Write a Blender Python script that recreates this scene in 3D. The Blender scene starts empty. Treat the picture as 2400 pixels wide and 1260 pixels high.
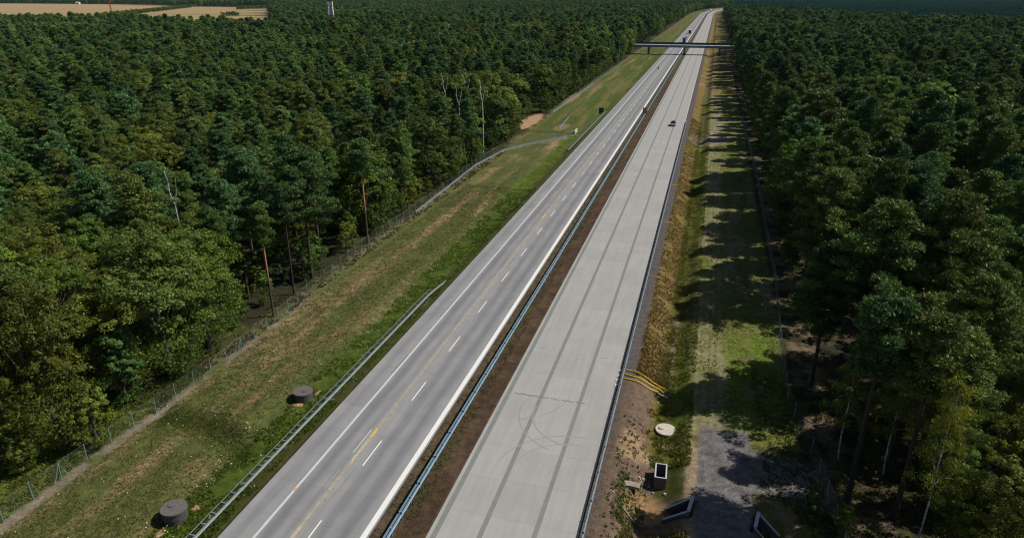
import bpy, math, random
import numpy as np
from mathutils import Vector
random.seed(7)
rng = np.random.default_rng(11)
S = bpy.context.scene
COL = S.collection

# ------------------------------------------------------------------ camera
F, H = 1600.0, 42.0                       # focal length in photo pixels (2400 wide), camera height in metres
TH = math.atan(644 / F)
PS = math.atan2(484, F * math.cos(TH) + 644 * math.sin(TH))
cam = bpy.data.cameras.new('camera')
camo = bpy.data.objects.new('camera', cam)
COL.objects.link(camo)
cam.sensor_width = 36
cam.lens = 36 * F / 2400
cam.clip_end = 30000
cam.clip_start = 0.5
camo.location = (0, 0, H)
camo.rotation_euler = (math.pi / 2 - TH, 0, PS)
S.camera = camo
S.render.resolution_x = 1024
S.render.resolution_y = 537

# ------------------------------------------------------------------ sky, sun, exposure
SUN_E = math.radians(48.5)
SUN_A = math.radians(22)                  # direction to the sun, anticlockwise from +X
w = bpy.data.worlds.new('World')
S.world = w
w.use_nodes = True
nt = w.node_tree
bg = nt.nodes['Background']
sk = nt.nodes.new('ShaderNodeTexSky')
sk.sky_type = 'NISHITA'
sk.sun_disc = False
sk.sun_elevation = SUN_E
sk.sun_rotation = math.pi / 2 - SUN_A
nt.links.new(sk.outputs[0], bg.inputs[0])
bg.inputs[1].default_value = 0.05
sl = bpy.data.lights.new('sun', 'SUN')
sl.energy = 4.5
sl.angle = math.radians(0.5)
sl.color = (1.0, 0.95, 0.87)
so = bpy.data.objects.new('sun', sl)
COL.objects.link(so)
sd = Vector((math.cos(SUN_A) * math.cos(SUN_E), math.sin(SUN_A) * math.cos(SUN_E), math.sin(SUN_E)))
so.rotation_euler = (-sd).to_track_quat('-Z', 'Y').to_euler()
so.location = (30, 0, 80)
S.view_settings.view_transform = 'Standard'
S.view_settings.look = 'None'
S.view_settings.gamma = 1
S.view_settings.exposure = 0.0
try:
    S.cycles.filter_width = 1.15
    S.cycles.max_bounces = 5
    S.cycles.diffuse_bounces = 2
    S.cycles.transparent_max_bounces = 6
except Exception:
    pass

# ------------------------------------------------------------------ plan helpers
def ground_px(x, y, z=0.0):
    """where the line of sight through a photo pixel meets height z"""
    u = x - 1200; v = y - 630
    dn = F * math.sin(TH) + v * math.cos(TH); fw = F * math.cos(TH) - v * math.sin(TH)
    k = (H - z) / dn
    a = u * k; b = fw * k
    return a * math.cos(PS) - b * math.sin(PS), a * math.sin(PS) + b * math.cos(PS)

def to_px(X, Y, Z):
    a = X * math.cos(PS) + Y * math.sin(PS); b = -X * math.sin(PS) + Y * math.cos(PS)
    D = H - Z
    zc = b * math.cos(TH) + D * math.sin(TH); yc = D * math.cos(TH) - b * math.sin(TH)
    return 1200 + F * a / zc, 630 + F * yc / zc, b

def curve(Y):
    Y = np.asarray(Y, dtype=float)
    return np.maximum(Y - 1650, 0) ** 2 / 10200.0

def sstep(a, b, x):
    t = np.clip((np.asarray(x, dtype=float) - a) / (b - a), 0, 1)
    return t * t * (3 - 2 * t)

def band(x, a, b, s=0.4):
    return sstep(a - s, a + s, x) * (1 - sstep(b - s, b + s, x))

_tab = rng.random((256, 256))
def vnoise(x, y):
    x = np.asarray(x, dtype=float); y = np.asarray(y, dtype=float)
    xi = np.floor(x).astype(int); yi = np.floor(y).astype(int)
    fx = x - xi; fy = y - yi
    fx = fx * fx * (3 - 2 * fx); fy = fy * fy * (3 - 2 * fy)
    a = _tab[xi & 255, yi & 255]; b = _tab[(xi + 1) & 255, yi & 255]
    c = _tab[xi & 255, (yi + 1) & 255]; d = _tab[(xi + 1) & 255, (yi + 1) & 255]
    return (a * (1 - fx) + b * fx) * (1 - fy) + (c * (1 - fx) + d * fx) * fy

def fbm(x, y, o=4):
    s = 0; a = .5; t = 0
    for i in range(o):
        s = s + a * vnoise(x * 2 ** i + 17.3 * i, y * 2 ** i + 5.1 * i); t += a; a *= .5
    return s / t

CARVE = []
def quad_from_px(pts, zs):
    q = [ground_px(x, y, z) for (x, y), z in zip(pts, zs)]
    a = sum(q[i][0] * q[(i + 1) % 4][1] - q[(i + 1) % 4][0] * q[i][1] for i in range(4))
    return q if a > 0 else q[::-1]
HW = [((1628, 1163), (1618, 1195), (1562, 1190), (1553, 1216)), ((1774, 1198), (1766, 1232), (1828, 1256), (1796, 1268))]
for a_, b_, c_, d_ in HW:
    CARVE.append((quad_from_px([a_, b_, d_, c_], [.05, .05, -1.3, -1.3]), -2.1))
def height(X, Y):
    X = np.asarray(X, dtype=float); Y = np.asarray(Y, dtype=float)
    L = X - curve(Y)
    h = np.zeros_like(L + Y)
    # left verge: gentle drainage dip then level
    h = h - 0.55 * band(L, -43, -37.5, 1.6) - 0.25 * (1 - sstep(-46, -43, L))
    # cross ditch near the lower wells
    dY = Y - (50.0 - .02 * (L + 47) - .9 * np.clip(L + 47, 0, 9) * .5)
    h = h - 0.35 * np.exp(-(dY / 1.3) ** 2) * band(L, -54, -41, 1.0)
    # right verge: fall to the ditch, rise to the level strip
    h = h - 1.35 * sstep(-5.0, -1.6, L) + 0.95 * sstep(-0.6, 1.8, L)
    # ditch head and pit by the culvert
    pit = np.exp(-(((L + 1.0) / 2.6) ** 2 + ((Y - 50.5) / 3.6) ** 2))
    h = h - 0.55 * pit
    h = np.where((L > 7.9), h - 1.0 * np.exp(-(((L - 10.0) / 1.8) ** 2 + ((Y - 49.5) / 2.2) ** 2)), h)
    # median
    h = h - 0.12 * band(L, -22.9, -19.4, 0.5)
    bump = 0.16 * (fbm(X * .35, Y * .35, 3) - .5) * (1 - band(L, -36.2, -5.6, 0.4)) * (1 - band(L, 2.7, 8, .5) * (Y < 66))
    h = h + bump
    for quad, zc in CARVE:
        inside = np.ones(np.shape(h), bool)
        for (ax, ay), (bx, by) in zip(quad, quad[1:] + quad[:1]):
            inside &= ((bx - ax) * (Y - ay) - (by - ay) * (X - ax)) > 0
        h = np.where(inside, np.minimum(h, zc), h)
    h = np.where((L > -35.65) & (L < -23.55), -0.16, h)
    h = np.where((L > -18.95) & (L < -6.72), -0.16, h)
    return h

def hz(X, Y):
    return float(height(np.array([X]), np.array([Y]))[0])

def place(px, py, dz=0.0):
    z = 0.0
    for _ in range(6):
        X, Y = ground_px(px, py, z + dz)
        z = hz(X, Y)
    return X, Y, z

# ------------------------------------------------------------------ materials
def nodes(name):
    m = bpy.data.materials.new(name); m.use_nodes = True
    n = m.node_tree
    return m, n, n.nodes['Principled BSDF'], n.nodes, n.links

def N(ns, t, **k):
    n = ns.new(t)
    for a, b in k.items():
        setattr(n, a, b)
    return n

def noise(ns, ls, vec, scale, detail=4, rough=.6):
    n = ns.new('ShaderNodeTexNoise')
    n.inputs['Scale'].default_value = scale
    n.inputs['Detail'].default_value = detail
    n.inputs['Roughness'].default_value = rough
    if vec is not None: ls.new(vec, n.inputs['Vector'])
    return n.outputs[0]

def maprange(ns, ls, v, a, b, c, d):
    n = ns.new('ShaderNodeMapRange')
    n.inputs[1].default_value = a; n.inputs[2].default_value = b
    n.inputs[3].default_value = c; n.inputs[4].default_value = d
    ls.new(v, n.inputs[0])
    return n.outputs[0]

def mulcol(ns, ls, col, val):
    n = ns.new('ShaderNodeVectorMath'); n.operation = 'SCALE'
    ls.new(col, n.inputs[0]); ls.new(val, n.inputs['Scale'])
    return n.outputs[0]

def math_(ns, ls, op, a, b=None):
    n = ns.new('ShaderNodeMath'); n.operation = op
    for i, v in enumerate((a, b)):
        if v is None: continue
        if isinstance(v, (int, float)): n.inputs[i].default_value = v
        else: ls.new(v, n.inputs[i])
    return n.outputs[0]

def simple(name, col, rough=.7, metal=0, var=.25, scale=3.0, spec=.4, bump=0.0):
    m, n, p, ns, ls = nodes(name)
    g = ns.new('ShaderNodeNewGeometry')
    nz = noise(ns, ls, g.outputs['Position'], scale)
    k = maprange(ns, ls, nz, .3, .7, 1 - var, 1 + var)
    rgb = ns.new('ShaderNodeRGB'); rgb.outputs[0].default_value = (*col, 1)
    ls.new(mulcol(ns, ls, rgb.outputs[0], k), p.inputs['Base Color'])
    p.inputs['Roughness'].default_value = rough
    p.inputs['Metallic'].default_value = metal
    p.inputs['Specular IOR Level'].default_value = spec
    if bump:
        b = ns.new('ShaderNodeBump'); b.inputs['Distance'].default_value = bump
        ls.new(noise(ns, ls, g.outputs['Position'], scale * 4), b.inputs['Height'])
        ls.new(b.outputs[0], p.inputs['Normal'])
    return m

def terrain_mat():
    m, n, p, ns, ls = nodes('terrain')
    g = ns.new('ShaderNodeNewGeometry').outputs['Position']
    a = N(ns, 'ShaderNodeAttribute', attribute_name='col')
    n1 = noise(ns, ls, g, 1.3, 5, .7)
    n2 = noise(ns, ls, g, 6.0, 4, .75)
    k = math_(ns, ls, 'MULTIPLY', maprange(ns, ls, n1, .32, .68, .66, 1.34), maprange(ns, ls, n2, .3, .7, .6, 1.4))
    k = math_(ns, ls, 'MULTIPLY', k, maprange(ns, ls, noise(ns, ls, g, 17, 2, .8), .3, .7, .72, 1.28))
    base = mulcol(ns, ls, a.outputs['Color'], k)
    # dry/green hue speckle
    mix = N(ns, 'ShaderNodeMix', data_type='RGBA', blend_type='MULTIPLY')
    mix.inputs[7].default_value = (1.16, .96, .84, 1)
    ls.new(maprange(ns, ls, noise(ns, ls, g, 3.1, 3, .6), .45, .62, 0, 1), mix.inputs[0])
    ls.new(base, mix.inputs[6])
    ls.new(mix.outputs[2], p.inputs['Base Color'])
    p.inputs['Roughness'].default_value = .95
    p.inputs['Specular IOR Level'].default_value = .12
    b = ns.new('ShaderNodeBump'); b.inputs['Distance'].default_value = .12; b.inputs['Strength'].default_value = .8
    ls.new(n2, b.inputs['Height']); ls.new(b.outputs[0], p.inputs['Normal'])
    return m

def road_mat(name, col, bands, stain=.12, objvar=.05):
    """lat attribute = metres across the road; bands = tyre-wear stripes (position, width, strength)"""
    m, n, p, ns, ls = nodes(name)
    g = ns.new('ShaderNodeNewGeometry').outputs['Position']
    lat = N(ns, 'ShaderNodeAttribute', attribute_name='lat').outputs['Fac']
    wob = maprange(ns, ls, noise(ns, ls, g, .12, 2), .3, .7, -.12, .12)
    lat = math_(ns, ls, 'ADD', lat, wob)
    tot = None
    for (c, wd, st) in bands:
        d = math_(ns, ls, 'DIVIDE', math_(ns, ls, 'SUBTRACT', lat, c), wd)
        e = math_(ns, ls, 'MULTIPLY', math_(ns, ls, 'POWER', 2.718, math_(ns, ls, 'MULTIPLY', math_(ns, ls, 'MULTIPLY', d, d), -1.0)), st)
        tot = e if tot is None else math_(ns, ls, 'ADD', tot, e)
    st_map = N(ns, 'ShaderNodeMapping'); st_map.inputs['Scale'].default_value = (2.2, .16, 1)
    ls.new(g, st_map.inputs['Vector'])
    streak = maprange(ns, ls, noise(ns, ls, st_map.outputs[0], 1.0, 4), .3, .7, 1 - stain, 1 + stain)
    fine = maprange(ns, ls, noise(ns, ls, g, 9, 3, .7), .3, .7, .95, 1.05)
    big = maprange(ns, ls, noise(ns, ls, g, .35, 4), .3, .7, 1 - stain * .7, 1 + stain * .7)
    oi = ns.new('ShaderNodeObjectInfo')
    rnd = maprange(ns, ls, oi.outputs['Random'], 0, 1, 1 - objvar, 1 + objvar)
    k = math_(ns, ls, 'MULTIPLY', math_(ns, ls, 'MULTIPLY', streak, fine), math_(ns, ls, 'MULTIPLY', big, rnd))
    rgb = ns.new('ShaderNodeRGB'); rgb.outputs[0].default_value = (*col, 1)
    c = mulcol(ns, ls, rgb.outputs[0], k)
    if tot is not None:
        mix = N(ns, 'ShaderNodeMix', data_type='RGBA', blend_type='MIX')
        ls.new(math_(ns, ls, 'MINIMUM', tot, .9), mix.inputs[0])
        ls.new(c, mix.inputs[6]); mix.inputs[7].default_value = (.085, .095, .12, 1)
        c = mix.outputs[2]
    ls.new(c, p.inputs['Base Color'])
    p.inputs['Roughness'].default_value = .88
    p.inputs['Specular IOR Level'].default_value = .2
    b = ns.new('ShaderNodeBump'); b.inputs['Distance'].default_value = .01
    ls.new(noise(ns, ls, g, 14, 3, .7), b.inputs['Height']); ls.new(b.outputs[0], p.inputs['Normal'])
    return m

def leaf_mat(name, trans=.25, rough=.5, hue=(1.25, 1.05, .6), palette=None):
    m, n, p, ns, ls = nodes(name)
    oi = ns.new('ShaderNodeObjectInfo')
    g = ns.new('ShaderNodeNewGeometry').outputs['Position']
    t = N(ns, 'ShaderNodeAttribute', attribute_name='tint').outputs['Fac']
    k = math_(ns, ls, 'MULTIPLY', t, maprange(ns, ls, oi.outputs['Random'], 0, 1, .7, 1.3))
    src = oi.outputs['Color']
    if palette:
        wn = ns.new('ShaderNodeTexWhiteNoise'); wn.noise_dimensions = '1D'
        ls.new(math_(ns, ls, 'MULTIPLY', oi.outputs['Random'], 917.0), wn.inputs['W'])
        cr = ns.new('ShaderNodeValToRGB'); el = cr.color_ramp.elements; cr.color_ramp.interpolation = 'LINEAR'
        while len(el) < len(palette): el.new(.5)
        for i_, c_ in enumerate(palette):
            el[i_].position = i_ / (len(palette) - 1); el[i_].color = (*c_, 1)
        ls.new(wn.outputs[0], cr.inputs[0]); src = cr.outputs[0]
    k = math_(ns, ls, 'MULTIPLY', k, maprange(ns, ls, noise(ns, ls, g, .035, 3), .36, .64, .72, 1.3))
    c = mulcol(ns, ls, src, k)
    mix = N(ns, 'ShaderNodeMix', data_type='RGBA', blend_type='MULTIPLY')
    mix.inputs[7].default_value = (*hue, 1)
    ls.new(maprange(ns, ls, noise(ns, ls, g, .22, 3), .42, .62, 0, 1), mix.inputs[0])
    ls.new(c, mix.inputs[6])
    ls.new(mix.outputs[2], p.inputs['Base Color'])
    p.inputs['Roughness'].default_value = rough
    p.inputs['Specular IOR Level'].default_value = .14
    tr = ns.new('ShaderNodeBsdfTranslucent')
    ls.new(mix.outputs[2], tr.inputs[0])
    ms = ns.new('ShaderNodeMixShader'); ms.inputs[0].default_value = trans
    ls.new(p.outputs[0], ms.inputs[1]); ls.new(tr.outputs[0], ms.inputs[2])
    ls.new(ms.outputs[0], n.nodes['Material Output'].inputs[0])
    return m

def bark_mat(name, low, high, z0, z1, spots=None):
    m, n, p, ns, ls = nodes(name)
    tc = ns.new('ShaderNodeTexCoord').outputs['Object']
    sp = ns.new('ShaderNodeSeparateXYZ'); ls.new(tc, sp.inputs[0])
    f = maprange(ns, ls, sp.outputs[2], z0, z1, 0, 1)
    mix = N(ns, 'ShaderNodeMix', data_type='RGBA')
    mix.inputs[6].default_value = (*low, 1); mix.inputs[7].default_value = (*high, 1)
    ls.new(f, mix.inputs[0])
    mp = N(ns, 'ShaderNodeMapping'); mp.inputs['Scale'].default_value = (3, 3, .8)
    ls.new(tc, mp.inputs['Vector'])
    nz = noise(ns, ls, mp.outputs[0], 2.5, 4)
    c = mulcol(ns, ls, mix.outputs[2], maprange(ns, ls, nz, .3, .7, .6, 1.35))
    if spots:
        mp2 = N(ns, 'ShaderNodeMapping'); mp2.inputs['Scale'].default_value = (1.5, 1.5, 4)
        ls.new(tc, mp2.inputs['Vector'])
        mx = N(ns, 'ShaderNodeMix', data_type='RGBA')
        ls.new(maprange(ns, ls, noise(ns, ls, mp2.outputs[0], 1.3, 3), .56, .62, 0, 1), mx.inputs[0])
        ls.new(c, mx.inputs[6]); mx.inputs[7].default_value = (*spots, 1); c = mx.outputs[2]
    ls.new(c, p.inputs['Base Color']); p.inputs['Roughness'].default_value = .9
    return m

M = {}
M['terrain'] = terrain_mat()
LB = [(-34.35, .6, .30), (-31.85, .65, .52), (-30.35, .4, .28), (-27.5, .6, .42), (-25.6, .7, .5)]
M['old'] = road_mat('worn_concrete', (.27, .268, .268), LB, .10, .05)
M['new'] = road_mat('pale_concrete', (.34, .334, .318), [(-16.9, .5, .035), (-12.6, .6, .04), (-8.2, .5, .02)], .06, .045)
M['bed'] = simple('joint_bed', (.06, .058, .055), .95)
M['paint'] = simple('white_road_paint', (.74, .74, .72), .7, var=.10, scale=5)
M['paintworn'] = simple('worn_white_paint', (.52, .53, .54), .8, var=.14, scale=4)
M['seam'] = simple('cream_joint_filler', (.33, .295, .24), .9, var=.2, scale=2)
M['seamfar'] = simple('ochre_joint_filler', (.32, .28, .21), .9, var=.2, scale=1)
M['cream'] = simple('faded_yellow_paint', (.42, .37, .25), .8, var=.25, scale=3)
M['orange'] = simple('orange_yellow_paint', (.58, .38, .12), .8, var=.2, scale=3)
M['red'] = simple('red_spray_paint', (.42, .2, .19), .8, var=.4, scale=6)
M['sealer'] = simple('grey_sealer', (.19, .20, .19), .8, var=.1, scale=1.5)
M['crack'] = simple('dark_crack_filler', (.10, .10, .11), .85)
M['skid'] = simple('tyre_rubber_marks', (.275, .27, .256), .9, var=.1)
M['skiddark'] = simple('dark_tyre_rubber_marks', (.17, .165, .16), .9, var=.3, scale=2)
M['galv'] = simple('galvanised_steel', (.23, .26, .27), .6, .2, .12, 2)
M['galvblue'] = simple('new_galvanised_steel', (.27, .40, .50), .45, .45, .1, 2)  # blue of the reflected sky is put into the steel colour
M['wire'] = simple('fence_wire', (.16, .18, .18), .7, .1, .1)
M['fencepanel'] = simple('grey_barrier_sheet', (.19, .21, .215), .7, 0, .2, 1.2)
M['post'] = simple('fence_post', (.20, .33, .33), .6, .1, .15)
M['darkconc'] = simple('weathered_dark_concrete', (.075, .068, .068), .9, var=.3, scale=4, bump=.01)
M['darkconc2'] = simple('weathered_grey_concrete_lid', (.12, .105, .105), .9, var=.25, scale=5, bump=.01)
M['conc'] = simple('clean_concrete', (.50, .46, .40), .85, var=.15, scale=4)
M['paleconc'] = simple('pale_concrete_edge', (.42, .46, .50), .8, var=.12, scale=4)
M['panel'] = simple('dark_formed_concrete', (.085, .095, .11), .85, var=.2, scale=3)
M['bridge'] = simple('bridge_concrete', (.17, .20, .22), .85, var=.12, scale=.3)
M['darkrail'] = simple('dark_railing_panel', (.03, .05, .065), .6, var=.15, scale=.3)
M['bridgecap'] = simple('bridge_sunlit_edge', (.72, .74, .75), .5, 0, .1, .4)  # pale colour stands in for sunlight along the near deck edge
M['yellow'] = simple('yellow_pipe', (.72, .48, .04), .5, var=.15, scale=4)
M['signyellow'] = simple('yellow_board', (.45, .25, .02), .6, var=.12, scale=1)
M['signblue'] = simple('blue_sign_board', (.012, .07, .09), .5, var=.1)
M['white'] = simple('white_plastic', (.75, .76, .76), .5, var=.06)
M['black'] = simple('black_plastic', (.02, .02, .022), .6)
M['silver'] = simple('silver_car_paint', (.22, .25, .28), .3, .4, .04)
M['darkcar'] = simple('dark_car_paint', (.02, .024, .03), .3, .3, .04)
M['glass'] = simple('dark_window_glass', (.012, .014, .018), .08, 0, .02, spec=.6)
M['tyre'] = simple('tyre_rubber', (.018, .018, .018), .9)
M['truckblue'] = simple('blue_tarpaulin', (.02, .08, .13), .6)
M['truckdark'] = simple('dark_tarpaulin', (.03, .035, .045), .6)
M['lamp'] = simple('lamp_lens', (.6, .6, .6), .2)
M['redlamp'] = simple('red_lamp_lens', (.4, .02, .02), .3)
M['mastred'] = simple('red_mast_paint', (.42, .03, .025), .5)
M['mastwhite'] = simple('white_mast_paint', (.8, .8, .8), .5)
M['leather'] = simple('black_leather_suit', (.015, .015, .018), .6)
M['hivis'] = simple('yellow_vest', (.6, .55, .05), .6)
M['stone'] = simple('pale_stone', (.46, .42, .35), .9, var=.25, scale=8)
M['roof'] = simple('pale_roof', (.5, .47, .44), .8)
M['wall'] = simple('white_wall', (.75, .74, .7), .85)
M['timber'] = simple('weathered_timber', (.50, .46, .38), .8)
M['sand'] = simple('sheet_of_geotextile', (.34, .29, .22), .9, var=.2, scale=2)
M['soilpatch'] = simple('orange_sand', (.36, .22, .12), .95, var=.3, scale=3)
# leaf colours (albedo) with the word used in the labels
TINTS = {'pine': [('dark green', (.068, .130, .040)), ('blue-green', (.072, .150, .054)), ('mid-green', (.105, .180, .044)), ('olive green', (.122, .166, .042))],
         'broad': [('fresh green', (.105, .172, .028)), ('olive green', (.098, .142, .030)), ('yellow-green', (.135, .165, .028)), ('dark green', (.062, .115, .028))],
         'young': [('fresh green', (.090, .150, .026)), ('dark green', (.055, .105, .027)), ('yellow-green', (.135, .170, .026))],
         'bush': [('fresh green', (.085, .15, .026)), ('yellow-green', (.13, .17, .026))],
         'birch': [('light green', (.115, .160, .034)), ('yellow-green', (.150, .175, .030))]}
M['grass'] = leaf_mat('grass_blades', .3, .7, (1.08, 1.0, .85))
M['petal'] = simple('white_petals', (.75, .75, .66), .7)
M['needle'] = leaf_mat('pine_needles', .15, .5, (1.12, 1.04, .85))
M['leaf'] = leaf_mat('broad_leaves', .3, .42, (1.14, 1.03, .75))
M['needlemass'] = leaf_mat('pine_needles_in_the_mass', .15, .5, (1.12, 1.04, .85), [c for _, c in TINTS['pine']])
M['leafmass'] = leaf_mat('leaves_in_the_mass', .3, .45, (1.14, 1.03, .75), [c for _, c in TINTS['broad']])
M['plantation'] = leaf_mat('hazed_plantation_needles', .15, .5, (1.1, 1.05, .85), [(.030, .115, .085), (.038, .13, .092), (.026, .095, .072)])  # blue-green young trees, with distance haze put into the needle colour
M['barkpine'] = bark_mat('pine_bark', (.05, .04, .034), (.24, .135, .075), 8.0, 12.5)
M['barkorange'] = bark_mat('orange_pine_bark', (.06, .045, .036), (.46, .21, .085), 5.5, 8.5)
M['barkbroad'] = bark_mat('broadleaf_bark', (.06, .05, .042), (.09, .075, .06), 2, 8)
M['barkbirch'] = bark_mat('birch_bark', (.36, .38, .40), (.58, .60, .60), 1, 6, (.03, .03, .035))
M['barkdark'] = bark_mat('shaded_dark_bark', (.022, .02, .02), (.05, .035, .025), 3, 12)  # very dark pine bark, browner higher up the trunk

# ------------------------------------------------------------------ mesh helpers
class MB:
    def __init__(s): s.v = []; s.f = []; s.mi = []; s.cur = 0
    def quad(s, a, b, c, d):
        n = len(s.v); s.v += [tuple(a), tuple(b), tuple(c), tuple(d)]; s.f.append((n, n + 1, n + 2, n + 3)); s.mi.append(s.cur)
    def prism(s, lo, hi):
        """loft between two equal-length rings with caps"""
        n = len(s.v); k = len(lo)
        s.v += [tuple(p) for p in lo] + [tuple(p) for p in hi]
        for i in range(k):
            j = (i + 1) % k
            s.f.append((n + i, n + j, n + k + j, n + k + i)); s.mi.append(s.cur)
        s.f.append(tuple(n + i for i in range(k - 1, -1, -1))); s.mi.append(s.cur)
        s.f.append(tuple(n + k + i for i in range(k))); s.mi.append(s.cur)
    def box(s, x0, x1, y0, y1, z0, z1, c=0.0):
        """box with an optional small chamfer at the top edge"""
        lo = [(x0, y0, z0), (x1, y0, z0), (x1, y1, z0), (x0, y1, z0)]
        if c > 0:
            mid = [(x0, y0, z1 - c), (x1, y0, z1 - c), (x1, y1, z1 - c), (x0, y1, z1 - c)]
            hi = [(x0 + c, y0 + c, z1), (x1 - c, y0 + c, z1), (x1 - c, y1 - c, z1), (x0 + c, y1 - c, z1)]
            n = len(s.v); s.v += lo + mid + hi
            for r in (0, 4):
                for i in range(4):
                    j = (i + 1) % 4
                    s.f.append((n + r + i, n + r + j, n + r + 4 + j, n + r + 4 + i)); s.mi.append(s.cur)
            s.f += [(n + 3, n + 2, n + 1, n), (n + 8, n + 9, n + 10, n + 11)]; s.mi += [s.cur] * 2
        else:
            s.prism(lo, [(a, b, z1) for a, b, _ in lo])
    def obox(s, p, q, wid, z0, z1):
        """wall-like box from p to q (xy) with width"""
        d = Vector((q[0] - p[0], q[1] - p[1], 0)).normalized(); nrm = Vector((-d.y, d.x, 0)) * wid / 2
        P = Vector((p[0], p[1], 0)); Q = Vector((q[0], q[1], 0))
        lo = [P + nrm, P - nrm, Q - nrm, Q + nrm]
        s.prism([(a.x, a.y, z0) for a in lo], [(a.x, a.y, z1) for a in lo])
    def tube(s, pts, rad, k=6, cap=True):
        pts = [Vector(p) for p in pts]
        if not isinstance(rad, (list, tuple)): rad = [rad] * len(pts)
        n0 = len(s.v)
        for i, p in enumerate(pts):
            d = (pts[min(i + 1, len(pts) - 1)] - pts[max(i - 1, 0)])
            if d.length < 1e-9: d = Vector((0, 0, 1))
            d.normalize()
            up = Vector((0, 0, 1)) if abs(d.z) < .9 else Vector((1, 0, 0))
            a = d.cross(up).normalized(); b = d.cross(a)
            for j in range(k):
                t = 2 * math.pi * j / k
                s.v.append(tuple(p + (a * math.cos(t) + b * math.sin(t)) * rad[i]))
        for i in range(len(pts) - 1):
            for j in range(k):
                j2 = (j + 1) % k
                s.f.append((n0 + i * k + j, n0 + i * k + j2, n0 + (i + 1) * k + j2, n0 + (i + 1) * k + j)); s.mi.append(s.cur)
        if cap:
            s.f.append(tuple(n0 + j for j in range(k))); s.mi.append(s.cur)
            e = n0 + (len(pts) - 1) * k
            s.f.append(tuple(e + j for j in range(k - 1, -1, -1))); s.mi.append(s.cur)
    def cyl(s, x, y, z0, z1, r0, r1=None, k=24):
        r1 = r0 if r1 is None else r1
        s.prism([(x + r0 * math.cos(2 * math.pi * i / k), y + r0 * math.sin(2 * math.pi * i / k), z0) for i in range(k)],
                [(x + r1 * math.cos(2 * math.pi * i / k), y + r1 * math.sin(2 * math.pi * i / k), z1) for i in range(k)])
    def extrude(s, prof, p, q):
        """open profile [(across, up)] swept from p to q along y-ish; both faces"""
        P = Vector(p); Q = Vector(q); d = (Q - P); d.z = 0; d.normalize(); r = Vector((d.y, -d.x, 0))
        n = len(s.v); k = len(prof)
        for B in (P, Q):
            for a, u in prof: s.v.append(tuple(B + r * a + Vector((0, 0, u))))
        for i in range(k):
            j = (i + 1) % k
            s.f.append((n + i, n + j, n + k + j, n + k + i)); s.mi.append(s.cur)
        s.f.append(tuple(n + i for i in range(k))); s.mi.append(s.cur)
        s.f.append(tuple(n + k + i for i in range(k - 1, -1, -1))); s.mi.append(s.cur)
    def mesh(s, name, mats):
        me = bpy.data.meshes.new(name)
        me.from_pydata(s.v, [], s.f)
        for m in (mats if isinstance(mats, (list, tuple)) else [mats]): me.materials.append(m)
        if any(s.mi): me.polygons.foreach_set('material_index', s.mi)
        me.update()
        return me

def link(name, me, parent=None, loc=None, kind=None, label=None):
    o = bpy.data.objects.new(name, me)
    COL.objects.link(o)
    if parent is not None: o.parent = parent
    if loc is not None: o.location = loc
    if kind: o['kind'] = kind
    if label: o['label'] = label
    return o

def thing(name, label, cat, loc=(0, 0, 0), rz=0.0, group=None):
    o = bpy.data.objects.new(name, None); COL.objects.link(o)
    o.empty_display_size = .3
    o.location = loc; o.rotation_euler = (0, 0, rz)
    o['label'] = label; o['category'] = cat
    if group: o['group'] = group
    return o

def tag(o, label, cat, group=None):
    o['label'] = label; o['category'] = cat
    if group: o['group'] = group
    return o

def copy_tree(root, loc, rz=0.0, scale=None, label=None, color=None):
    r = root.copy(); COL.objects.link(r); r.location = loc; r.rotation_euler = (0, 0, rz)
    if scale is not None: r.scale = scale
    if label: r['label'] = label
    for ch in root.children:
        c = ch.copy(); COL.objects.link(c); c.parent = r
        if color is not None: c.color = color
        for gch in ch.children:
            d = gch.copy(); COL.objects.link(d); d.parent = c
    return r

ONES = ['', 'first', 'second', 'third', 'fourth', 'fifth', 'sixth', 'seventh', 'eighth', 'ninth', 'tenth', 'eleventh', 'twelfth', 'thirteenth',
        'fourteenth', 'fifteenth', 'sixteenth', 'seventeenth', 'eighteenth', 'nineteenth']
TENS = ['', '', 'twent', 'thirt', 'fort', 'fift', 'sixt', 'sevent', 'eight', 'ninet']
def ordinal(n):
    if n < 20: return ONES[n]
    if n >= 100: return 'hundred and ' + ordinal(n - 100) if n > 100 else 'hundredth'
    t, o = divmod(n, 10)
    return TENS[t] + ('ieth' if o == 0 else 'y-' + ONES[o])

CARD = 'zero one two three four five six seven eight nine ten eleven twelve thirteen fourteen fifteen sixteen seventeen eighteen nineteen'.split()
def cardinal(n):
    if n < 20: return CARD[n]
    t, o = divmod(n, 10)
    return ['twenty', 'thirty', 'forty', 'fifty', 'sixty', 'seventy', 'eighty', 'ninety'][t - 2] + ('' if o == 0 else '-' + CARD[o])

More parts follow.
